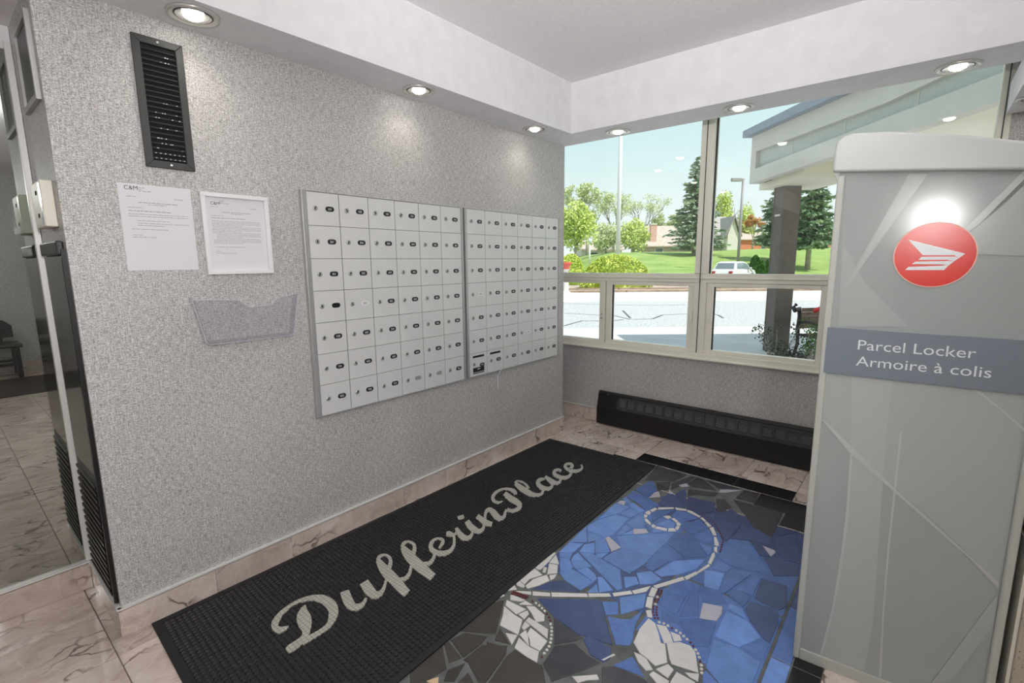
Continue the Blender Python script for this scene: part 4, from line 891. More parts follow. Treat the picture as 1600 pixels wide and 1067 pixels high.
# ------------------------------------------------------------------ neighbour cabinet at the right picture edge
pd = thing('speckled_pedestal', 'speckled beige pedestal at the right edge beside the parcel locker', 'pedestal', LA + LE * .545, LR)
MB().box((.014, -.01, 0), (.62, .44, .648)).build('block', M['terrazzo'], pd, bevel=.006)
MB().box((.005, .0, 0), (.0135, .43, .64)).build('edge_strip', M['frame'], pd)
cbn = thing('side_cabinet', 'pale grey cabinet standing on the speckled pedestal at the right edge', 'cabinet', LA + LE * .552 + Vector((0, 0, .652)), LR)
MB().box((0, -.012, 0), (.60, .43, .85)).build('body', M['locker_lid'], cbn, bevel=.014, seg=4)
MB().box((.04, -.017, .05), (.56, -.0125, .80)).build('door', M['locker'], cbn, bevel=.003)
MB().box((.50, -.024, .38), (.53, -.0175, .46)).build('handle', M['chrome'], cbn, bevel=.003)
# ------------------------------------------------------------------ lobby things seen through the glass partition
bn = thing('lobby_bench', 'dark wooden bench by the far lobby wall behind the glass', 'bench', (-7.05, -3.72, .0005), math.pi)
MB().box((-.25, -.62, .40), (.25, .62, .45)).build('seat', M['black_metal'], bn, bevel=.02, seg=3)
for sx_ in (-1, 1):
    for sy_ in (-1, 1): MB().box((sx_*.21 - .025, sy_*.56 - .025, 0), (sx_*.21 + .025, sy_*.56 + .025, .40)).build('leg', M['black_metal'], bn)
    MB().box((sx_*.21 - .015, -.53, .16), (sx_*.21 + .015, .53, .20)).build('stretcher', M['black_metal'], bn)
MB().prism([(-.58, .50), (.58, .50), (.58, .66), (.50, .74), (-.50, .74), (-.58, .66)], .215, .245, lambda a, b, d: (d, a, b)).build('backrest', M['black_metal'], bn, bevel=.008)
for sy_ in (-1, 1): MB().box((.215, sy_*.45 - .02, .45), (.245, sy_*.45 + .02, .50)).build('back_post', M['black_metal'], bn)
lm_ = MB().box((-6.75, -5.4, .0005), (-5.5, -2.2, .011)).build('lobby_mat', M['rubber_edge'], bevel=.004)
tag(lm_, 'large black mat in front of the lobby bench behind the glass', 'mat')
# ================================================================== outdoors
GZ = -.12
def sm(a): a = max(0, min(1, a)); return a * a * (3 - 2 * a)
def lz(s, t):
    H = .5 + 2.2 * sm((s - 4) / 9) + .4 * sm((s - 20) / 16)
    return GZ + H * sm((t - 31) / 30)
def stof(p): d = Vector((p.x, p.y, 0)) - Vector((CAM.x, CAM.y, 0)); return d.dot(RH), d.dot(FH)
def base(u, D):
    p = at(u, 411, D); s, t = stof(p); return Vector((p.x, p.y, lz(s, t) if t > 31 else GZ))
RZ = math.atan2(RH.y, RH.x)
M['asphalt'] = noisy('sunlit_asphalt', srgb(158, 156, 156), srgb(212, 210, 210), 16, .95, bump=.2, bscale=60)
M['concrete'] = noisy('pale_concrete', srgb(200, 197, 193), srgb(214, 212, 209), 1.5, .95)
M['mulch'] = noisy('brown_mulch', srgb(160, 140, 124), srgb(206, 186, 168), 6, 1)
M['grass'] = noisy('lawn_grass', srgb(128, 152, 76), srgb(156, 176, 98), .5, 1, bump=.3, bscale=20)
M['tar'] = mat('tar_line', srgb(96, 93, 96), .8)
M['timber'] = noisy('edging_timber', srgb(140, 116, 98), srgb(170, 146, 126), 3, .9)
def strip(name, label, t0, t1, key, z, s0=-30, s1=70, cat='ground'):
    c = [ST(s0, t0, z), ST(s1, t0, z), ST(s1, t1, z), ST(s0, t1, z)]
    mb = MB(); mb.add([(p.x, p.y, z - .05) for p in c] + [(p.x, p.y, z) for p in c], [(0,3,2,1),(4,5,6,7),(0,1,5,4),(1,2,6,5),(2,3,7,6),(3,0,4,7)])
    return S(mb.build(name, M[key]), label, cat)
gpl = MB(); gpl.add([(-60, .141, GZ - .06), (60, .141, GZ - .06), (60, 130, GZ - .06), (-60, 130, GZ - .06)], [(0, 1, 2, 3)])
S(gpl.build('ground', M['asphalt']), 'wide ground outside under the driveway', 'ground')
# walk slabs: bounded by the wall line
def walk(t0, t1, key, z, label, name):
    pts = []
    for s in (-30, 60): pts.append((s, t0)); 
    c = [ST(-30, t0), ST(40, t0), ST(40, t1), ST(-30, t1)]
    poly = [Vector((p.x, p.y)) for p in c]
    out = []
    for i in range(4):                      # clip to y > .15
        a, b = poly[i], poly[(i+1) % 4]
        if a.y > .15: out.append(a)
        if (a.y > .15) != (b.y > .15): out.append(a.lerp(b, (.15 - a.y) / (b.y - a.y)))
    mb = MB(); mb.prism([(p.x, p.y) for p in out], z - .04, z, lambda a, b, d: (a, b, d))
    return S(mb.build(name, M[key]), label, 'ground')
walk(2.0, 11.6, 'concrete', GZ + .02, 'pale concrete walk outside below the window, partly in shade', 'sidewalk')
drv = walk(11.6, 25.5, 'asphalt', GZ - .01, 'speckled sunlit asphalt driveway', 'driveway')
strip('driveway_edge', 'bright concrete strip along the far side of the driveway', 19.5, 25.6, 'concrete', GZ + .0)
bed = strip('mulch_bed', 'brown mulch bed with low timber edging in front of the bushes', 25.8, 33, 'mulch', GZ + .04)
for tt, hh in ((25.7, .10), (27.6, .12)):
    for k in range(14):
        c0 = ST(-22 + 4 * k, tt); mb = MB(); mb.box((0.02, -.12, -.05), (3.97, .12, hh))
        o = mb.build('timber', M['timber'], bed, bevel=.02); o.location = (c0.x, c0.y, GZ); o.rotation_euler = (0, 0, RZ)
# tar-sealed cracks
cr = MB()
for ln in ([(881,489),(930,492),(960,493),(985,499),(1020,498),(1035,492),(1080,490)], [(881,509),(910,501),(950,502),(975,499)], [(973,485),(985,497)], [(1112,490),(1122,492),(1130,497)], [(881,474),(1000,477),(1080,476)]):
    for (u0, v0), (u1, v1) in zip(ln[:-1], ln[1:]):
        a, b = plane_z(u0, v0, GZ - .008), plane_z(u1, v1, GZ - .008); d = (b - a).normalized(); n_ = Vector((-d.y, d.x, 0)) * .035
        cr.add([a - n_, b - n_, b + n_, a + n_], [(0, 1, 2, 3)])
tag(cr.build('tar_crack', M['tar'], drv), kind='stuff')
sl_ = MB()
for (u0, v0), (u1, v1) in (((1085, 549), (1280, 558)), ((1190, 553), (1188, 572))):
    a, b = plane_z(u0, v0, GZ + .021), plane_z(u1, v1, GZ + .021); d = (b - a).normalized(); n_ = Vector((-d.y, d.x, 0)) * .012
    sl_.add([a - n_, b - n_, b + n_, a + n_], [(0, 1, 2, 3)])
S(sl_.build('sidewalk_joint', M['tar']), 'dark joint line in the shaded concrete walk', 'ground')
# lawn
lw = MB(); n1, n2 = 60, 30; vs = []; fs = []
for j in range(n2 + 1):
    for i in range(n1 + 1):
        s, t = -45 + 150 * i / n1, 31 + 99 * (j / n2) ** 1.5; vs.append(ST(s, t, lz(s, t) + .0))
for j in range(n2):
    for i in range(n1): a = j * (n1+1) + i; fs.append((a, a+1, a+n1+2, a+n1+1))
lw.add(vs, fs); S(lw.build('lawn', M['grass'], smooth=True), 'bright green lawn rising to the houses', 'lawn')
# ------------------------------------------------------------------ planting
def leafmat(name, a, b, sc_=2.0):
    mt = mat(name, a, .8, 0, .1); g = NG(mt); tc = g.n('TexCoord').outputs['Object']
    nz = g.n('TexNoise', {'Vector': tc, 'Scale': sc_, 'Detail': 3}).outputs[0]
    g.set('Base Color', g.ramp(nz, [(.35, a), (.65, b)])); return mt
M['lf_lime'] = leafmat('lime_leaves', srgb(178, 196, 84), srgb(222, 230, 124), 1.2)
M['lf_spring'] = leafmat('spring_leaves', srgb(188, 204, 110), srgb(226, 232, 156), .8)
M['lf_pale'] = leafmat('budding_leaves', srgb(200, 206, 160), srgb(224, 228, 190), .8)
M['lf_orange'] = leafmat('rust_buds', srgb(196, 140, 96), srgb(222, 176, 124), .8)
M['lf_spruce'] = leafmat('blue_spruce_needles', srgb(122, 142, 122), srgb(186, 198, 166), 1.1)
M['lf_dark'] = leafmat('dark_conifer_needles', srgb(92, 122, 92), srgb(152, 174, 130), 1.1)
M['lf_ball'] = leafmat('dark_green_ball_leaves', srgb(52, 92, 40), srgb(92, 132, 60), 3)
M['lf_ivy'] = leafmat('grey_green_ivy', srgb(50, 62, 52), srgb(112, 128, 104), 9)
M['lf_plant'] = leafmat('green_plant', srgb(56, 88, 50), srgb(112, 148, 84), 9)
M['bark'] = noisy('grey_bark', srgb(150, 140, 132), srgb(184, 174, 166), 3, .95)
def leafcloud(mb, c, r, n, size, rr, clumps=10, shell=.5):
    cs = []
    for _ in range(clumps):
        while True:
            p = Vector((rr.uniform(-1, 1), rr.uniform(-1, 1), rr.uniform(-1, 1)))
            if shell < p.length < 1: break
        cs.append(p)
    for k in range(n):
        q = cs[k % clumps] if clumps > 1 else Vector((0, 0, 0))
        o = Vector((rr.gauss(0, 1), rr.gauss(0, 1), rr.gauss(0, 1))).normalized() * (rr.random() ** .33) * (.42 if clumps > 1 else 1)
        p = q * .68 + o
        P = Vector((c[0] + p.x * r[0], c[1] + p.y * r[1], c[2] + p.z * r[2]))
        a = Vector((rr.gauss(0, 1), rr.gauss(0, 1), rr.gauss(0, 1))).normalized(); b = a.orthogonal().normalized(); b.rotate(Matrix.Rotation(rr.random() * 6.28, 3, a)) if hasattr(b, 'rotate') else None
        s = size * rr.uniform(.6, 1.3); cc = a.cross(b)
        mb.add([P - b * s, P + cc * s * .6, P + b * s, P - cc * s * .6], [(0, 1, 2, 3)])
def branches(mb, p, d, L, r, depth, rr, tips, spread=.55, up=.15):
    q = p + d * L * .5 + Vector((rr.gauss(0, .05), rr.gauss(0, .05), 0)) * L; e_ = q + (d + Vector((0, 0, up * .5))).normalized() * L * .5
    mb.tube([p, q, e_], [r, r * .85, r * .68], 4 if depth > 2 else 3, cap=False)
    if depth == 0: tips.append(e_); return
    for k in range(rr.choice((2, 3, 3))):
        nd = (d + Vector((rr.gauss(0, spread), rr.gauss(0, spread), rr.gauss(up, spread * .4)))).normalized()
        branches(mb, e_ if k else q.lerp(e_, .8), nd, L * rr.uniform(.62, .82), r * .6, depth - 1, rr, tips, spread, up)
def tree(name, label, u, D, v0, vtop, halfw, leafkey, seed, density=2200, leaf=.16, bare=0.0, cat='tree', group=None, trunk_frac=.35):
    rr = random.Random(seed); b = base(u, D); h = (v0 - vtop) * D / F; hw_ = halfw * D / F
    z0 = CAM.z + (411 - v0) * D / F; b.z = min(b.z, z0) if abs(b.z - z0) < 1.5 else z0
    t = thing(name, label, cat, b, 0, group); tips = []
    hh = CAM.z + (411 - vtop) * D / F - b.z
    tr = MB(); tr.tube([(0, 0, -.3), (0, .02, hh * .15), (0, 0, hh * .3)], [hh * .024, hh * .02, hh * .017], 7)
    for k in range(5):
        a = 6.28 * k / 5 + rr.random(); branches(tr, Vector((0, 0, hh * (.22 + .03 * k))), Vector((math.cos(a) * .5, math.sin(a) * .5, .9)).normalized(), hh * .22, hh * .011, 3 if bare else 2, rr, tips, .38)
    tr.build('trunk', M['bark'], t, smooth=True, fixn=False)
    lf = MB()
    if bare:
        for p in tips: leafcloud(lf, p, (hh * .06,) * 3, max(2, int(density / max(len(tips), 1))), leaf, rr, 1)
    else: leafcloud(lf, (0, 0, hh * (trunk_frac + (1 - trunk_frac) / 2)), (hw_, hw_, hh * (1 - trunk_frac) / 2), density, leaf, rr, 26)
    tag(lf.build('crown', M[leafkey], t, fixn=False), kind='stuff'); return t
def conifer(name, label, u, D, v0, vtop, halfw, key, seed, vcrown=None):
    rr = random.Random(seed); b = base(u, D); t = thing(name, label, 'tree', b)
    hh = CAM.z + (411 - vtop) * D / F - b.z; R0 = halfw * D / F
    z1 = CAM.z + (411 - (vcrown or v0 - 12)) * D / F - b.z
    MB().tube([(0, 0, -.2), (0, 0, hh * .5), (0, 0, hh * .98)], [hh * .022, hh * .014, .02], 8).build('trunk', M['bark'], t, smooth=True)
    lf = MB(); lev = 26
    for i in range(lev):
        f = i / (lev - 1); z = z1 + (hh - z1) * f; r = R0 * (1 - f) ** .72 * rr.uniform(.8, 1.08) + .08
        for k in range(max(4, int(11 * (1 - f) + 4))):
            a = rr.random() * 6.28; dr = Vector((math.cos(a), math.sin(a), 0)); rl = r * rr.uniform(.7, 1.1)
            for q in range(int(9 + 16 * rl)):
                x = rl * (.15 + .85 * rr.random()); P = dr * x + Vector((0, 0, z - .22 * x + .12 * x * x / max(rl, .1) + rr.gauss(0, .06))) + Vector((rr.gauss(0, .10), rr.gauss(0, .10), 0)) * (.6 + rl * .3)
                a2 = (dr + Vector((rr.gauss(0, .6), rr.gauss(0, .6), rr.gauss(-.15, .35)))).normalized(); sd = a2.cross(Vector((rr.gauss(0, 1), rr.gauss(0, 1), rr.gauss(0, 1)))).normalized(); s = .44 * hh / 9
                lf.add([P - a2 * s * .5, P + sd * s * .22, P + a2 * s * .6, P - sd * s * .22], [(0, 1, 2, 3)])
    tag(lf.build('needles', M[key], t, fixn=False), kind='stuff'); return t
def bush(label, u, D, vtop, halfw, key, seed, n=2600, leaf=.07, group=None, asp=1.0):
    rr = random.Random(seed); b = base(u, D); h = CAM.z + (411 - vtop) * D / F - b.z; hw_ = halfw * D / F
    t = thing('bush', label, 'bush', b, RZ, group)
    MB().tube([(0, 0, -.05), (0, 0, h * .4)], [.05, .03], 6).build('stem', M['bark'], t)
    lf = MB()
    for k in range(n):
        th = rr.random() * 6.28; z = rr.random() ** .7; ph = math.acos(max(-1, min(1, z)))
        R_ = 1 - .16 * rr.random() ** 2; p = Vector((math.sin(ph) * math.cos(th) * hw_, math.sin(ph) * math.sin(th) * hw_ * asp, z * h * 1.0)) * R_ + Vector((0, 0, .03))
        a = Vector((rr.gauss(0, 1), rr.gauss(0, 1), rr.gauss(.6, 1))).normalized(); bb = a.orthogonal().normalized(); cc = a.cross(bb); s = leaf * rr.uniform(.6, 1.4)
        lf.add([p - bb * s, p + cc * s * .6, p + bb * s, p - cc * s * .6], [(0, 1, 2, 3)])
    core = MB(); core.lathe([(.02, 0), (hw_ * .84, .02), (hw_ * .82, h * .3), (hw_ * .62, h * .62), (hw_ * .3, h * .82), (.01, h * .86)], 20)
    if asp != 1: core.v = [(x, y * asp, z) for x, y, z in core.v]
    core.build('inner_growth', M[key], t, smooth=True)
    tag(lf.build('leaves', M[key], t, fixn=False), kind='stuff'); return t
bush('rounded lime-green bush at the left edge of the window, beside the red pot', 892, 34, 399, 24, 'lf_lime', 1)
bush('wide lime-green mound of a bush left of centre in the window', 963, 29, 401, 58, 'lf_lime', 2, 6500, asp=.45)
bush('taller dark round bush behind the white car', 1180, 38, 403, 9, 'lf_ball', 3, 1400, .06)
bush('low dark round bush in the middle of the three behind the car', 1190, 35.5, 411, 7, 'lf_ball', 4, 1200, .06)
bush('dark round bush nearest the canopy post', 1202, 37, 409, 8, 'lf_ball', 5, 1400, .06)
tree('tree', 'yellow-green spring tree at the left edge of the window', 899, 56, 408, 312, 40, 'lf_spring', 11, 5200, .17, trunk_frac=.22)
tree('tree', 'tall thinly leafed tree behind the yellow-green one', 917, 78, 404, 284, 20, 'lf_pale', 12, 4200, .15, bare=1)
tree('tree', 'bare branching tree behind the flag pole', 958, 78, 402, 300, 22, 'lf_pale', 13, 2000, .13, bare=1)
tree('tree', 'bare branching tree between the flag pole and the chimney house', 1003, 96, 402, 304, 20, 'lf_pale', 14, 2400, .13, bare=1)
tree('tree', 'small fresh green tree right of the flag pole', 990, 62, 402, 345, 28, 'lf_spring', 15, 3600, .15, trunk_frac=.06)
tree('tree', 'low fresh green tree left of the flag pole', 946, 64, 404, 350, 26, 'lf_pale', 16, 2600, .15, trunk_frac=.1)
tree('tree', 'bright green tree beside the grey gabled house', 1124, 92, 392, 300, 20, 'lf_spring', 17, 4200, .2, trunk_frac=.1)
tree('tree', 'pale green tree between the lamp post and the rust bush', 1160, 96, 392, 325, 18, 'lf_spring', 18, 3000, .2, trunk_frac=.1)
tree('tree', 'rust-coloured budding tree in front of the brick wall', 1174, 66, 392, 340, 20, 'lf_orange', 19, 3000, .10, bare=1)
tree('tree', 'hazy budding tree above the chimney house', 1042, 98, 396, 334, 24, 'lf_pale', 20, 3200, .17, bare=1)
conifer('spruce', 'tall blue-grey spruce just left of the window mullion', 1083, 52, 396, 258, 44, 'lf_spruce', 31, 388)
conifer('spruce', 'blue spruce half hidden by the canopy post', 1217, 46, 396, 262, 42, 'lf_spruce', 32, 386)
conifer('spruce', 'dark spruce with a bare lower trunk right of the canopy post', 1262, 41, 418, 240, 40, 'lf_dark', 33, 388)
# ------------------------------------------------------------------ houses
M['roof_grey'] = noisy('grey_roof', srgb(168, 160, 156), srgb(184, 176, 172), 2, .9)
M['roof_tan'] = noisy('tan_roof', srgb(186, 168, 156), srgb(204, 188, 176), 2, .9)
M['siding'] = mat('white_siding', srgb(222, 214, 206), .7)
M['brick_tan'] = noisy('tan_brick', srgb(168, 150, 140), srgb(188, 170, 158), 4, .9)
M['brick_red'] = noisy('orange_brick', srgb(206, 116, 84), srgb(226, 146, 112), 4, .9)
M['brick_pale'] = noisy('faded_brick', srgb(206, 156, 146), srgb(222, 178, 168), 4, .9)
M['pane_dark'] = mat('dark_pane', srgb(92, 100, 108), .1)
def house(label, u, D, v0, veave, vridge, w_px, roofkey, wallkey, depth=8, gable_front=False, rz=0, chimney=None, windows=()):
    b = base(u, D); zf = lambda v: CAM.z + (411 - v) * D / F
    b.z = min(b.z, zf(v0)) - .1; t = thing('house', label, 'house', b, RZ + rz); w_ = w_px * D / F; ze, zr = zf(veave) - b.z, zf(vridge) - b.z
    MB().box((-w_/2, 0, 0), (w_/2, depth, ze)).build('wall', M[wallkey], t)
    if gable_front:
        MB().prism([(-w_/2, ze), (w_/2, ze), (0, zr - .15)], .02, depth - .02, lambda a, b_, d: (a, d, b_)).build('gable', M['siding'], t)
        for s in (-1, 1):
            MB().prism([(0, zr), (s*(w_/2 + .4), ze - .25), (s*(w_/2 + .4), ze - .05), (0, zr + .22)], -.35, depth + .3, lambda a, b_, d: (a, d, b_)).build('roof', M[roofkey], t)
    else:
        MB().prism([(-.4, ze - .1), (depth/2, zr), (depth + .4, ze - .1), (depth + .4, ze + .08), (depth/2, zr + .2), (-.4, ze + .08)], -w_/2 - .4, w_/2 + .4, lambda a, b_, d: (d, a, b_)).build('roof', M[roofkey], t)
        MB().prism([(0, ze), (depth, ze), (depth/2, zr - .05)], -w_/2, w_/2, lambda a, b_, d: (d, a, b_)).build('gable', M[wallkey], t)
    for x0, x1, q0, q1 in windows:
        f_ = MB().box((x0 * w_, -.06, q0 * ze), (x1 * w_, .02, q1 * ze)).build('window', M['siding'], t)
        MB().box((x0 * w_ + .08, -.08, q0 * ze + .08), (x1 * w_ - .08, -.05, q1 * ze - .08)).build('pane', M['pane_dark'], f_)
    if chimney:
        cu, c0, c1 = chimney; p = at(cu, 411, D); x_ = (Vector((p.x, p.y, 0)) - Vector((b.x, b.y, 0))).dot(RH)
        ch = MB().box((x_ - .5, .5, 0), (x_ + .5, 1.3, zf(c1) - b.z)).build('chimney', M['brick_pale'], t)
        MB().box((x_ - .48, .42, zf(c1) - b.z), (x_ + .48, 1.48, zf(c1) - b.z + .2)).build('chimney_cap', M['siding'], ch)
    return t
house('low pale-roofed house far behind the lime-green bushes', 940, 84, 403, 393, 378, 62, 'roof_tan', 'siding', 8, windows=((-.3, -.1, .2, .7), (.1, .3, .2, .7)))
house('tan-roofed house with a brick chimney left of the tall spruce', 1048, 80, 398, 388, 356, 84, 'roof_tan', 'brick_tan', 9, chimney=(1021, 376, 355), windows=((-.3, -.15, .2, .8),))
house('grey-roofed house beside the window mullion', 1122, 76, 395, 372, 343, 38, 'roof_grey', 'brick_tan', 7, windows=((-.1, .12, .2, .7),))
house('white gable end of the house behind the lamp post', 1143, 74, 395, 372, 345, 17, 'roof_grey', 'siding', 5, gable_front=True)
house('long orange-brick house behind the right spruces', 1235, 92, 394, 379, 366, 160, 'roof_tan', 'brick_red', 8, windows=((-.3, -.25, .2, .8), (.1, .15, .2, .8)))
# ------------------------------------------------------------------ poles, pot, car
M['pole_white'] = mat('white_pole', srgb(222, 222, 220), .4)
M['pole_grey'] = mat('grey_pole', srgb(150, 146, 146), .5)
b = base(965, 34); t = thing('flag_pole', 'tall white flag pole behind the lime-green bushes', 'pole', b)
MB().tube([(0, 0, -.1), (0, 0, 14)], [.17, .10], 16).build('shaft', M['pole_white'], t, smooth=True)
MB().lathe([(.3, 0), (.3, .1), (.2, .3)], 16).build('base', M['pole_grey'], t)
MB().lathe([(.01, 13.95), (.14, 14.1), (.01, 14.25)], 12).build('finial', M['pole_white'], t)
b = base(1153, 40); t = thing('lamp_post', 'grey parking lamp post with a single box head left of the canopy', 'lamp post', b, RZ)
zt = CAM.z + (411 - 289) * 40 / F - b.z
MB().tube([(0, 0, -.1), (0, 0, zt)], [.12, .09], 12).build('shaft', M['pole_grey'], t, smooth=True)
MB().box((-.95, -.15, zt - .16), (-.15, .15, zt + .10)).build('lamp_head', M['pole_grey'], t, bevel=.03)
MB().box((-.2, -.05, zt - .05), (.1, .05, zt + .05)).build('arm', M['pole_grey'], t)
b = base(921, 50); t = thing('garden_lamp', 'small white garden lamp post between the spring trees', 'lamp post', b)
zt = CAM.z + (411 - 375) * 50 / F - b.z
MB().tube([(0, 0, 0), (0, 0, zt - .5)], [.12, .08], 10).build('shaft', M['pole_white'], t, smooth=True)
MB().lathe([(.05, zt - .5), (.22, zt - .4), (.2, zt - .1), (.03, zt)], 10).build('lamp_head', M['pole_white'], t, smooth=True)
b = base(884, 24); t = thing('flower_pot', 'red flower pot on a white pedestal at the left edge of the window', 'flower pot', b)
z1 = CAM.z + (411 - 422) * 24 / F - b.z; z2 = CAM.z + (411 - 411) * 24 / F - b.z
MB().lathe([(.28, 0), (.28, .08), (.16, .16), (.14, z1 - .1), (.24, z1)], 14).build('pedestal', M['siding'], t)
MB().lathe([(.17, z1), (.26, z2 - .1), (.29, z2 - .08), (.29, z2), (.24, z2), (.02, z2 - .06)], 16).build('pot', mat('red_clay', srgb(214, 96, 80), .6), t, smooth=False)
# car
M['car_white'] = mat('white_car_paint', srgb(226, 224, 226), .2)
M['car_glass'] = mat('car_glass', srgb(120, 132, 138), .08)
M['tyre'] = mat('tyre', srgb(34, 34, 36), .8)
M['tail'] = mat('tail_lamp', srgb(190, 50, 46), .2)
t = thing('car', 'white hatchback parked on the driveway outside, seen over the window rail', 'car', base(1147, 36), RZ + .75)
t.location.z = GZ - .01
side = [(-1.95,.30),(-1.98,.62),(-1.80,.90),(-1.62,.98),(-1.30,1.45),(-.95,1.53),(.10,1.52),(.55,1.42),(1.10,1.0),(1.75,.88),(1.95,.66),(1.98,.32)]
bd = MB()
sec = []
for x_, z_ in side: sec.append((x_, z_))
low = [(1.98,.32),(-1.95,.30)]
n_ = len(sec)
for yy, kx, kt in ((-.84, 1, 0), (.84, 1, 0)): pass
vs = []; 
for sgn in (-1, 1):
    for x_, z_ in sec: vs.append((x_, sgn * (.86 - max(0, z_ - .85) * .30), z_))
fs = [tuple(range(n_)), tuple(range(2*n_ - 1, n_ - 1, -1))] + [(i, n_ + i, n_ + (i+1) % n_, (i+1) % n_) for i in range(n_)]
bd.add(vs, fs); bd.build('body', M['car_white'], t, bevel=.06, seg=3)
yw = lambda z: .866 - max(0, z - .85) * .30
for sgn in (-1, 1):
    for poly in ([(-1.38,1.02),(-1.16,1.40),(-.42,1.44),(-.42,1.02)], [(-.36,1.02),(-.36,1.44),(.10,1.43),(.50,1.34),(.88,1.02)]):
        mb = MB(); k = len(poly); vv = [(x_, sgn * (yw(z_) + .002), z_) for x_, z_ in poly] + [(x_, sgn * (yw(z_) - .02), z_) for x_, z_ in poly]
        mb.add(vv, [tuple(range(k)), tuple(range(2*k-1, k-1, -1))] + [(i, (i+1) % k, k + (i+1) % k, k + i) for i in range(k)]).build('side_window', M['car_glass'], t)
MB().add([(-1.615,-.68,1.02),(-1.615,.68,1.02),(-1.345,.58,1.42),(-1.345,-.58,1.42),(-1.56,-.68,1.02),(-1.56,.68,1.02),(-1.29,.58,1.42),(-1.29,-.58,1.42)], [(0,1,2,3),(7,6,5,4),(0,4,5,1),(1,5,6,2),(2,6,7,3),(3,7,4,0)]).build('rear_window', M['car_glass'], t)
MB().add([(.62,-.58,1.42),(.62,.58,1.42),(1.12,.70,1.02),(1.12,-.70,1.02),(.56,-.58,1.40),(.56,.58,1.40),(1.04,.70,1.0),(1.04,-.70,1.0)], [(0,1,2,3),(7,6,5,4),(0,4,5,1),(1,5,6,2),(2,6,7,3),(3,7,4,0)]).build('windscreen', M['car_glass'], t)
for x_ in (-1.25, 1.25):
    for sgn in (-1, 1):
        wv = MB().lathe([(.18, -.1), (.31, -.1), (.33, -.06), (.33, .06), (.31, .1), (.18, .1)], 20, (x_, sgn * .78, .33), 'y').build('wheel', M['tyre'], t, smooth=False)
        MB().lathe([(.18, -.105), (.18, .105)], 14, (x_, sgn * .78, .33), 'y').build('hubcap', M['alu'], wv)
for sgn in (-1, 1): MB().box((-2.0, sgn * .62 - .12, .68), (-1.84, sgn * .62 + .12, .86)).build('tail_lamp', M['tail'], t)
MB().box((-2.03, -.7, .34), (-1.93, .7, .52)).build('bumper', M['pole_grey'], t, bevel=.02)
for sgn in (-1, 1): MB().box((.55, sgn * .86, .98), (.72, sgn * 1.02, 1.1)).build('mirror', M['car_white'], t, bevel=.02)
# ------------------------------------------------------------------ entrance canopy
M['fascia'] = noisy('fascia_paint', srgb(204, 198, 188), srgb(210, 204, 194), 4, .7)
M['panel_green'] = noisy('grey_green_stucco', srgb(182, 184, 176), srgb(190, 192, 184), 20, .85)
M['canopy_soffit'] = mat('cream_canopy_soffit', srgb(226, 220, 200), .8)
M['shingle'] = noisy('blue_grey_shingle', srgb(146, 152, 164), srgb(160, 166, 178), 10, .9)
CA = at(1170.7, 287.7, 8.3); dv = -ray(804, 411); dv.z = 0; dv.normalize(); pv = Vector((-dv.y, dv.x, 0))
if pv.dot(RH) < 0: pv = -pv
def cn(u, v):
    d = ray(u, v); p = CAM + d * ((CA - CAM).dot(pv) / d.dot(pv)); return ((p - CA).dot(dv), p.z)
can = thing('entrance_canopy', 'grey gabled entrance canopy over the walk outside, cut by the parcel locker', 'canopy', Vector((CA.x, CA.y, GZ)))
LM = 5.3
def along(a, z, d): p = dv * a + pv * d; return (p.x, p.y, z - GZ)
def cprism(poly, d0, d1, nm, key, bev=0): return MB().prism([(min(a, LM), z) for a, z in poly], d0, d1, along).build(nm, M[key], can, bevel=bev)
zb = CA.z; a1, zt1 = cn(1172, 212); a2, zt2 = cn(1310, 150); sl2 = (zt2 - zt1) / (a2 - a1)
rk = lambda a: zt1 + sl2 * a
RM = 3.0                                  # ridge position along the fascia
def roofz(a): return rk(a) if a < RM else rk(RM) - (a - RM) * sl2 * .6
zb2 = lambda a: zb
cprism([(0, zb), (.17, zb), (.17, rk(.17) - .02), (0, rk(0) - .02)], 0, .14, 'fascia_board', 'fascia')
cprism([(.17, zb), (LM, zb), (LM, zb + .22), (.17, zb + .22)], 0, .14, 'fascia_board', 'fascia')
cprism([(.17, rk(.17) - .30), (RM, rk(RM) - .30), (RM, rk(RM) - .02), (.17, rk(.17) - .02)], 0, .14, 'fascia_board', 'fascia')
cprism([(RM, rk(RM) - .30), (LM, roofz(LM) - .30), (LM, roofz(LM) - .02), (RM, rk(RM) - .02)], 0, .14, 'fascia_board', 'fascia')
cprism([(.17, zb + .22), (LM, zb + .22), (LM, roofz(LM) - .25), (RM, rk(RM) - .25), (.17, rk(.17) - .25)], .06, .12, 'gable_panel', 'panel_green')
for az in (1.15, 2.3, 3.4): cprism([(az, zb + .22), (az + .012, zb + .22), (az + .012, roofz(az) - .3), (az, roofz(az) - .3)], .055, .06, 'panel_joint', 'fascia')
cprism([(-.10, rk(-.10) - .04), (RM, rk(RM) - .04), (RM, rk(RM) + .09), (-.10, rk(-.10) + .07)], -.12, 5.0, 'roof_slope', 'shingle')
cprism([(RM, rk(RM) - .04), (LM, roofz(LM) - .04), (LM, roofz(LM) + .08), (RM, rk(RM) + .09)], -.12, 5.0, 'roof_slope', 'shingle')
cprism([(.0, zb + .10), (LM, zb + .10), (LM, zb + .16), (0, zb + .16)], .14, 5.0, 'soffit_panel', 'canopy_soffit')
cprism([(0, zb), (.14, zb), (.14, rk(.1) - .05), (0, rk(0) - .05)], .14, 5.0, 'fascia_board', 'fascia')
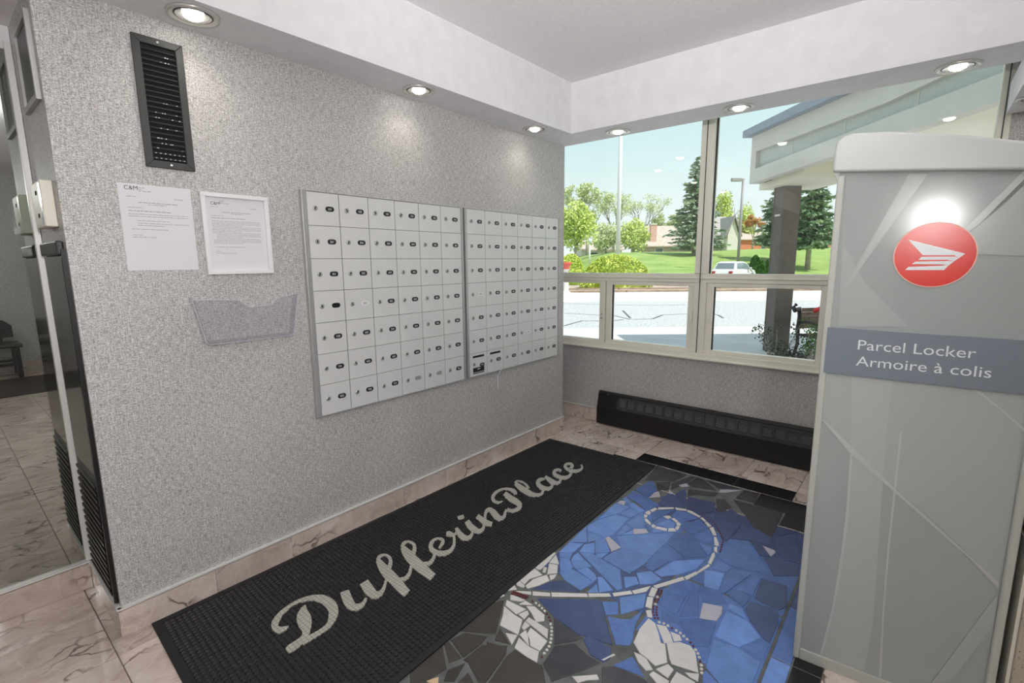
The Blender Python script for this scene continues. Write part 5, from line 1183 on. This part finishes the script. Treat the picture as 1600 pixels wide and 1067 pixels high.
# beam, post, light on the beam
pb = at(1222, 411, 8.25); px_ = (Vector((pb.x, pb.y, 0)) - Vector((CA.x, CA.y, 0)))
pa, pd_ = px_.dot(dv), px_.dot(pv)
zt_ = CAM.z + (411 - 301) * 8.25 / F
cprism([(pa - .36, zt_), (pa + .95, zt_), (pa + .95, zb + .10), (pa - .36, zb + .10)], pd_ - .30, pd_ + .62, 'beam', 'canopy_soffit')
lt = cprism([(pa - .10, zt_ + .10), (pa + .06, zt_ + .10), (pa + .06, zt_ + .26), (pa - .10, zt_ + .26)], pd_ - .40, pd_ - .30, 'beam_light', 'charcoal', .01)
M['post_l'] = noisy('post_grey_brown', srgb(104, 95, 88), srgb(116, 107, 100), 8, .8)
post = MB().box((-.145, -.12, 0), (.145, .12, zt_ - GZ)).build('post', M['post_l'], can, bevel=.01)
post.location = (pb.x - CA.x, pb.y - CA.y, 0); post.rotation_euler = (0, 0, math.atan2(pv.y, pv.x) + .10)
MB().box((-.150, -.07, 2.30), (-.143, .07, 2.33)).build('plate', M['siding'], post)
for sy_ in (-1, 1): MB().box((-.150, sy_ * .12 - .010, 0), (.150, sy_ * .12 + .010, zt_ - GZ)).build('corner_strip', M['post_l'], post)
# ivy at the post foot
def cloud(name, label, cat, pts, key, seed, size, n, twig=None):
    rr = random.Random(seed); c0 = pts[0]; t = thing(name, label, cat, (c0.x, c0.y, GZ + .02)); lf = MB(); tw = MB()
    for P in pts:
        q = P - Vector((c0.x, c0.y, GZ + .02))
        tw.tube([(q.x * .3, q.y * .3, 0), (q.x * .7, q.y * .7, q.z * .6), tuple(q)], [.008, .006, .003], 4)
        leafcloud(lf, q, (.13, .13, .12), n, size, rr, 1)
    tw.build('stems', M['bark'], t); tag(lf.build('leaves', M[key], t, fixn=False), kind='stuff'); return t
rr = random.Random(9); pts = []
for k in range(30):
    u, v = rr.gauss(1222, 11), 565 - abs(rr.gauss(0, 22)); pts.append(at(u, v, 7.75 + rr.uniform(-.1, .1)))
for u, v in ((1196, 512), (1186, 518), (1196, 528), (1200, 538), (1192, 520), (1246, 520), (1250, 508), (1244, 528)): pts.append(at(u, v, 7.8))
for k in range(8): pts.append(at(1240 + 2.6 * k, 558 + rr.uniform(-6, 4), 7.7))
cloud('ivy_plant', 'grey-green ivy climbing the foot of the canopy post', 'plant', pts, 'lf_ivy', 4, .020, 34)
pts = [at(rr.uniform(1264, 1292), rr.uniform(506, 545), 7.35) for k in range(16)]
cloud('leafy_plant', 'green leafy plant growing in front of the garden bench', 'plant', pts, 'lf_plant', 6, .024, 40)
# bench
M['bench_wood'] = noisy('bench_wood', srgb(110, 88, 74), srgb(140, 116, 100), 6, .7)
M['iron'] = mat('cast_iron', srgb(52, 44, 44), .5)
bp = at(1263, 411, 7.65); bt = thing('garden_bench', 'slatted wooden garden bench with a scrolled iron end outside the window', 'bench', (bp.x, bp.y, GZ + .02), RZ + .18)
z_ = lambda v: CAM.z + (411 - v) * 7.65 / F - GZ - .02
for k, (dx, zz) in enumerate(((.0, z_(489)), (.02, z_(496)), (.045, z_(503)), (.075, z_(510)), (.10, z_(517)))):
    MB().box((-.02, dx, zz - .035), (1.25, dx + .03, zz + .028)).build('slat', M['bench_wood'], bt, bevel=.004)
for k in range(4): MB().box((-.02, -.14 - .10 * k, z_(526) - .025), (1.25, -.06 - .10 * k, z_(526))).build('slat', M['bench_wood'], bt, bevel=.004)
for x_ in (-.03, 1.22):
    MB().tube([(x_ - .14, -.02, z_(480)), (x_ - .19, -.02, z_(484)), (x_ - .15, -.02, z_(489)), (x_ - .06, 0, z_(487)), (x_, .05, z_(500)), (x_ + .03, .10, z_(520)), (x_ + .06, .12, z_(545)), (x_ + .02, .14, .0)], [.03, .035, .04, .035, .03, .03, .026, .024], 8).build('end_frame', M['iron'], bt, smooth=True)
    MB().tube([(x_, .10, z_(526) - .03), (x_, -.42, z_(526) - .03), (x_ + .02, -.44, .2), (x_, -.42, 0)], .022, 8).build('front_leg', M['iron'], bt, smooth=True)
    MB().tube([(x_, .08, z_(506)), (x_ + .02, -.2, z_(508)), (x_ + .02, -.40, z_(510)), (x_ + .02, -.42, z_(526))], .022, 8).build('arm_rest', M['iron'], bt, smooth=True)
rb = MB(); a_, b2 = at(1271, 486, 7.68), at(1294, 478, 7.62); rb.tube([a_, b2], .035, 10)
tag(rb.build('red_bar', mat('red_plastic', srgb(224, 60, 48), .4), smooth=True), 'bright red bar lying on the back of the garden bench', 'bar')
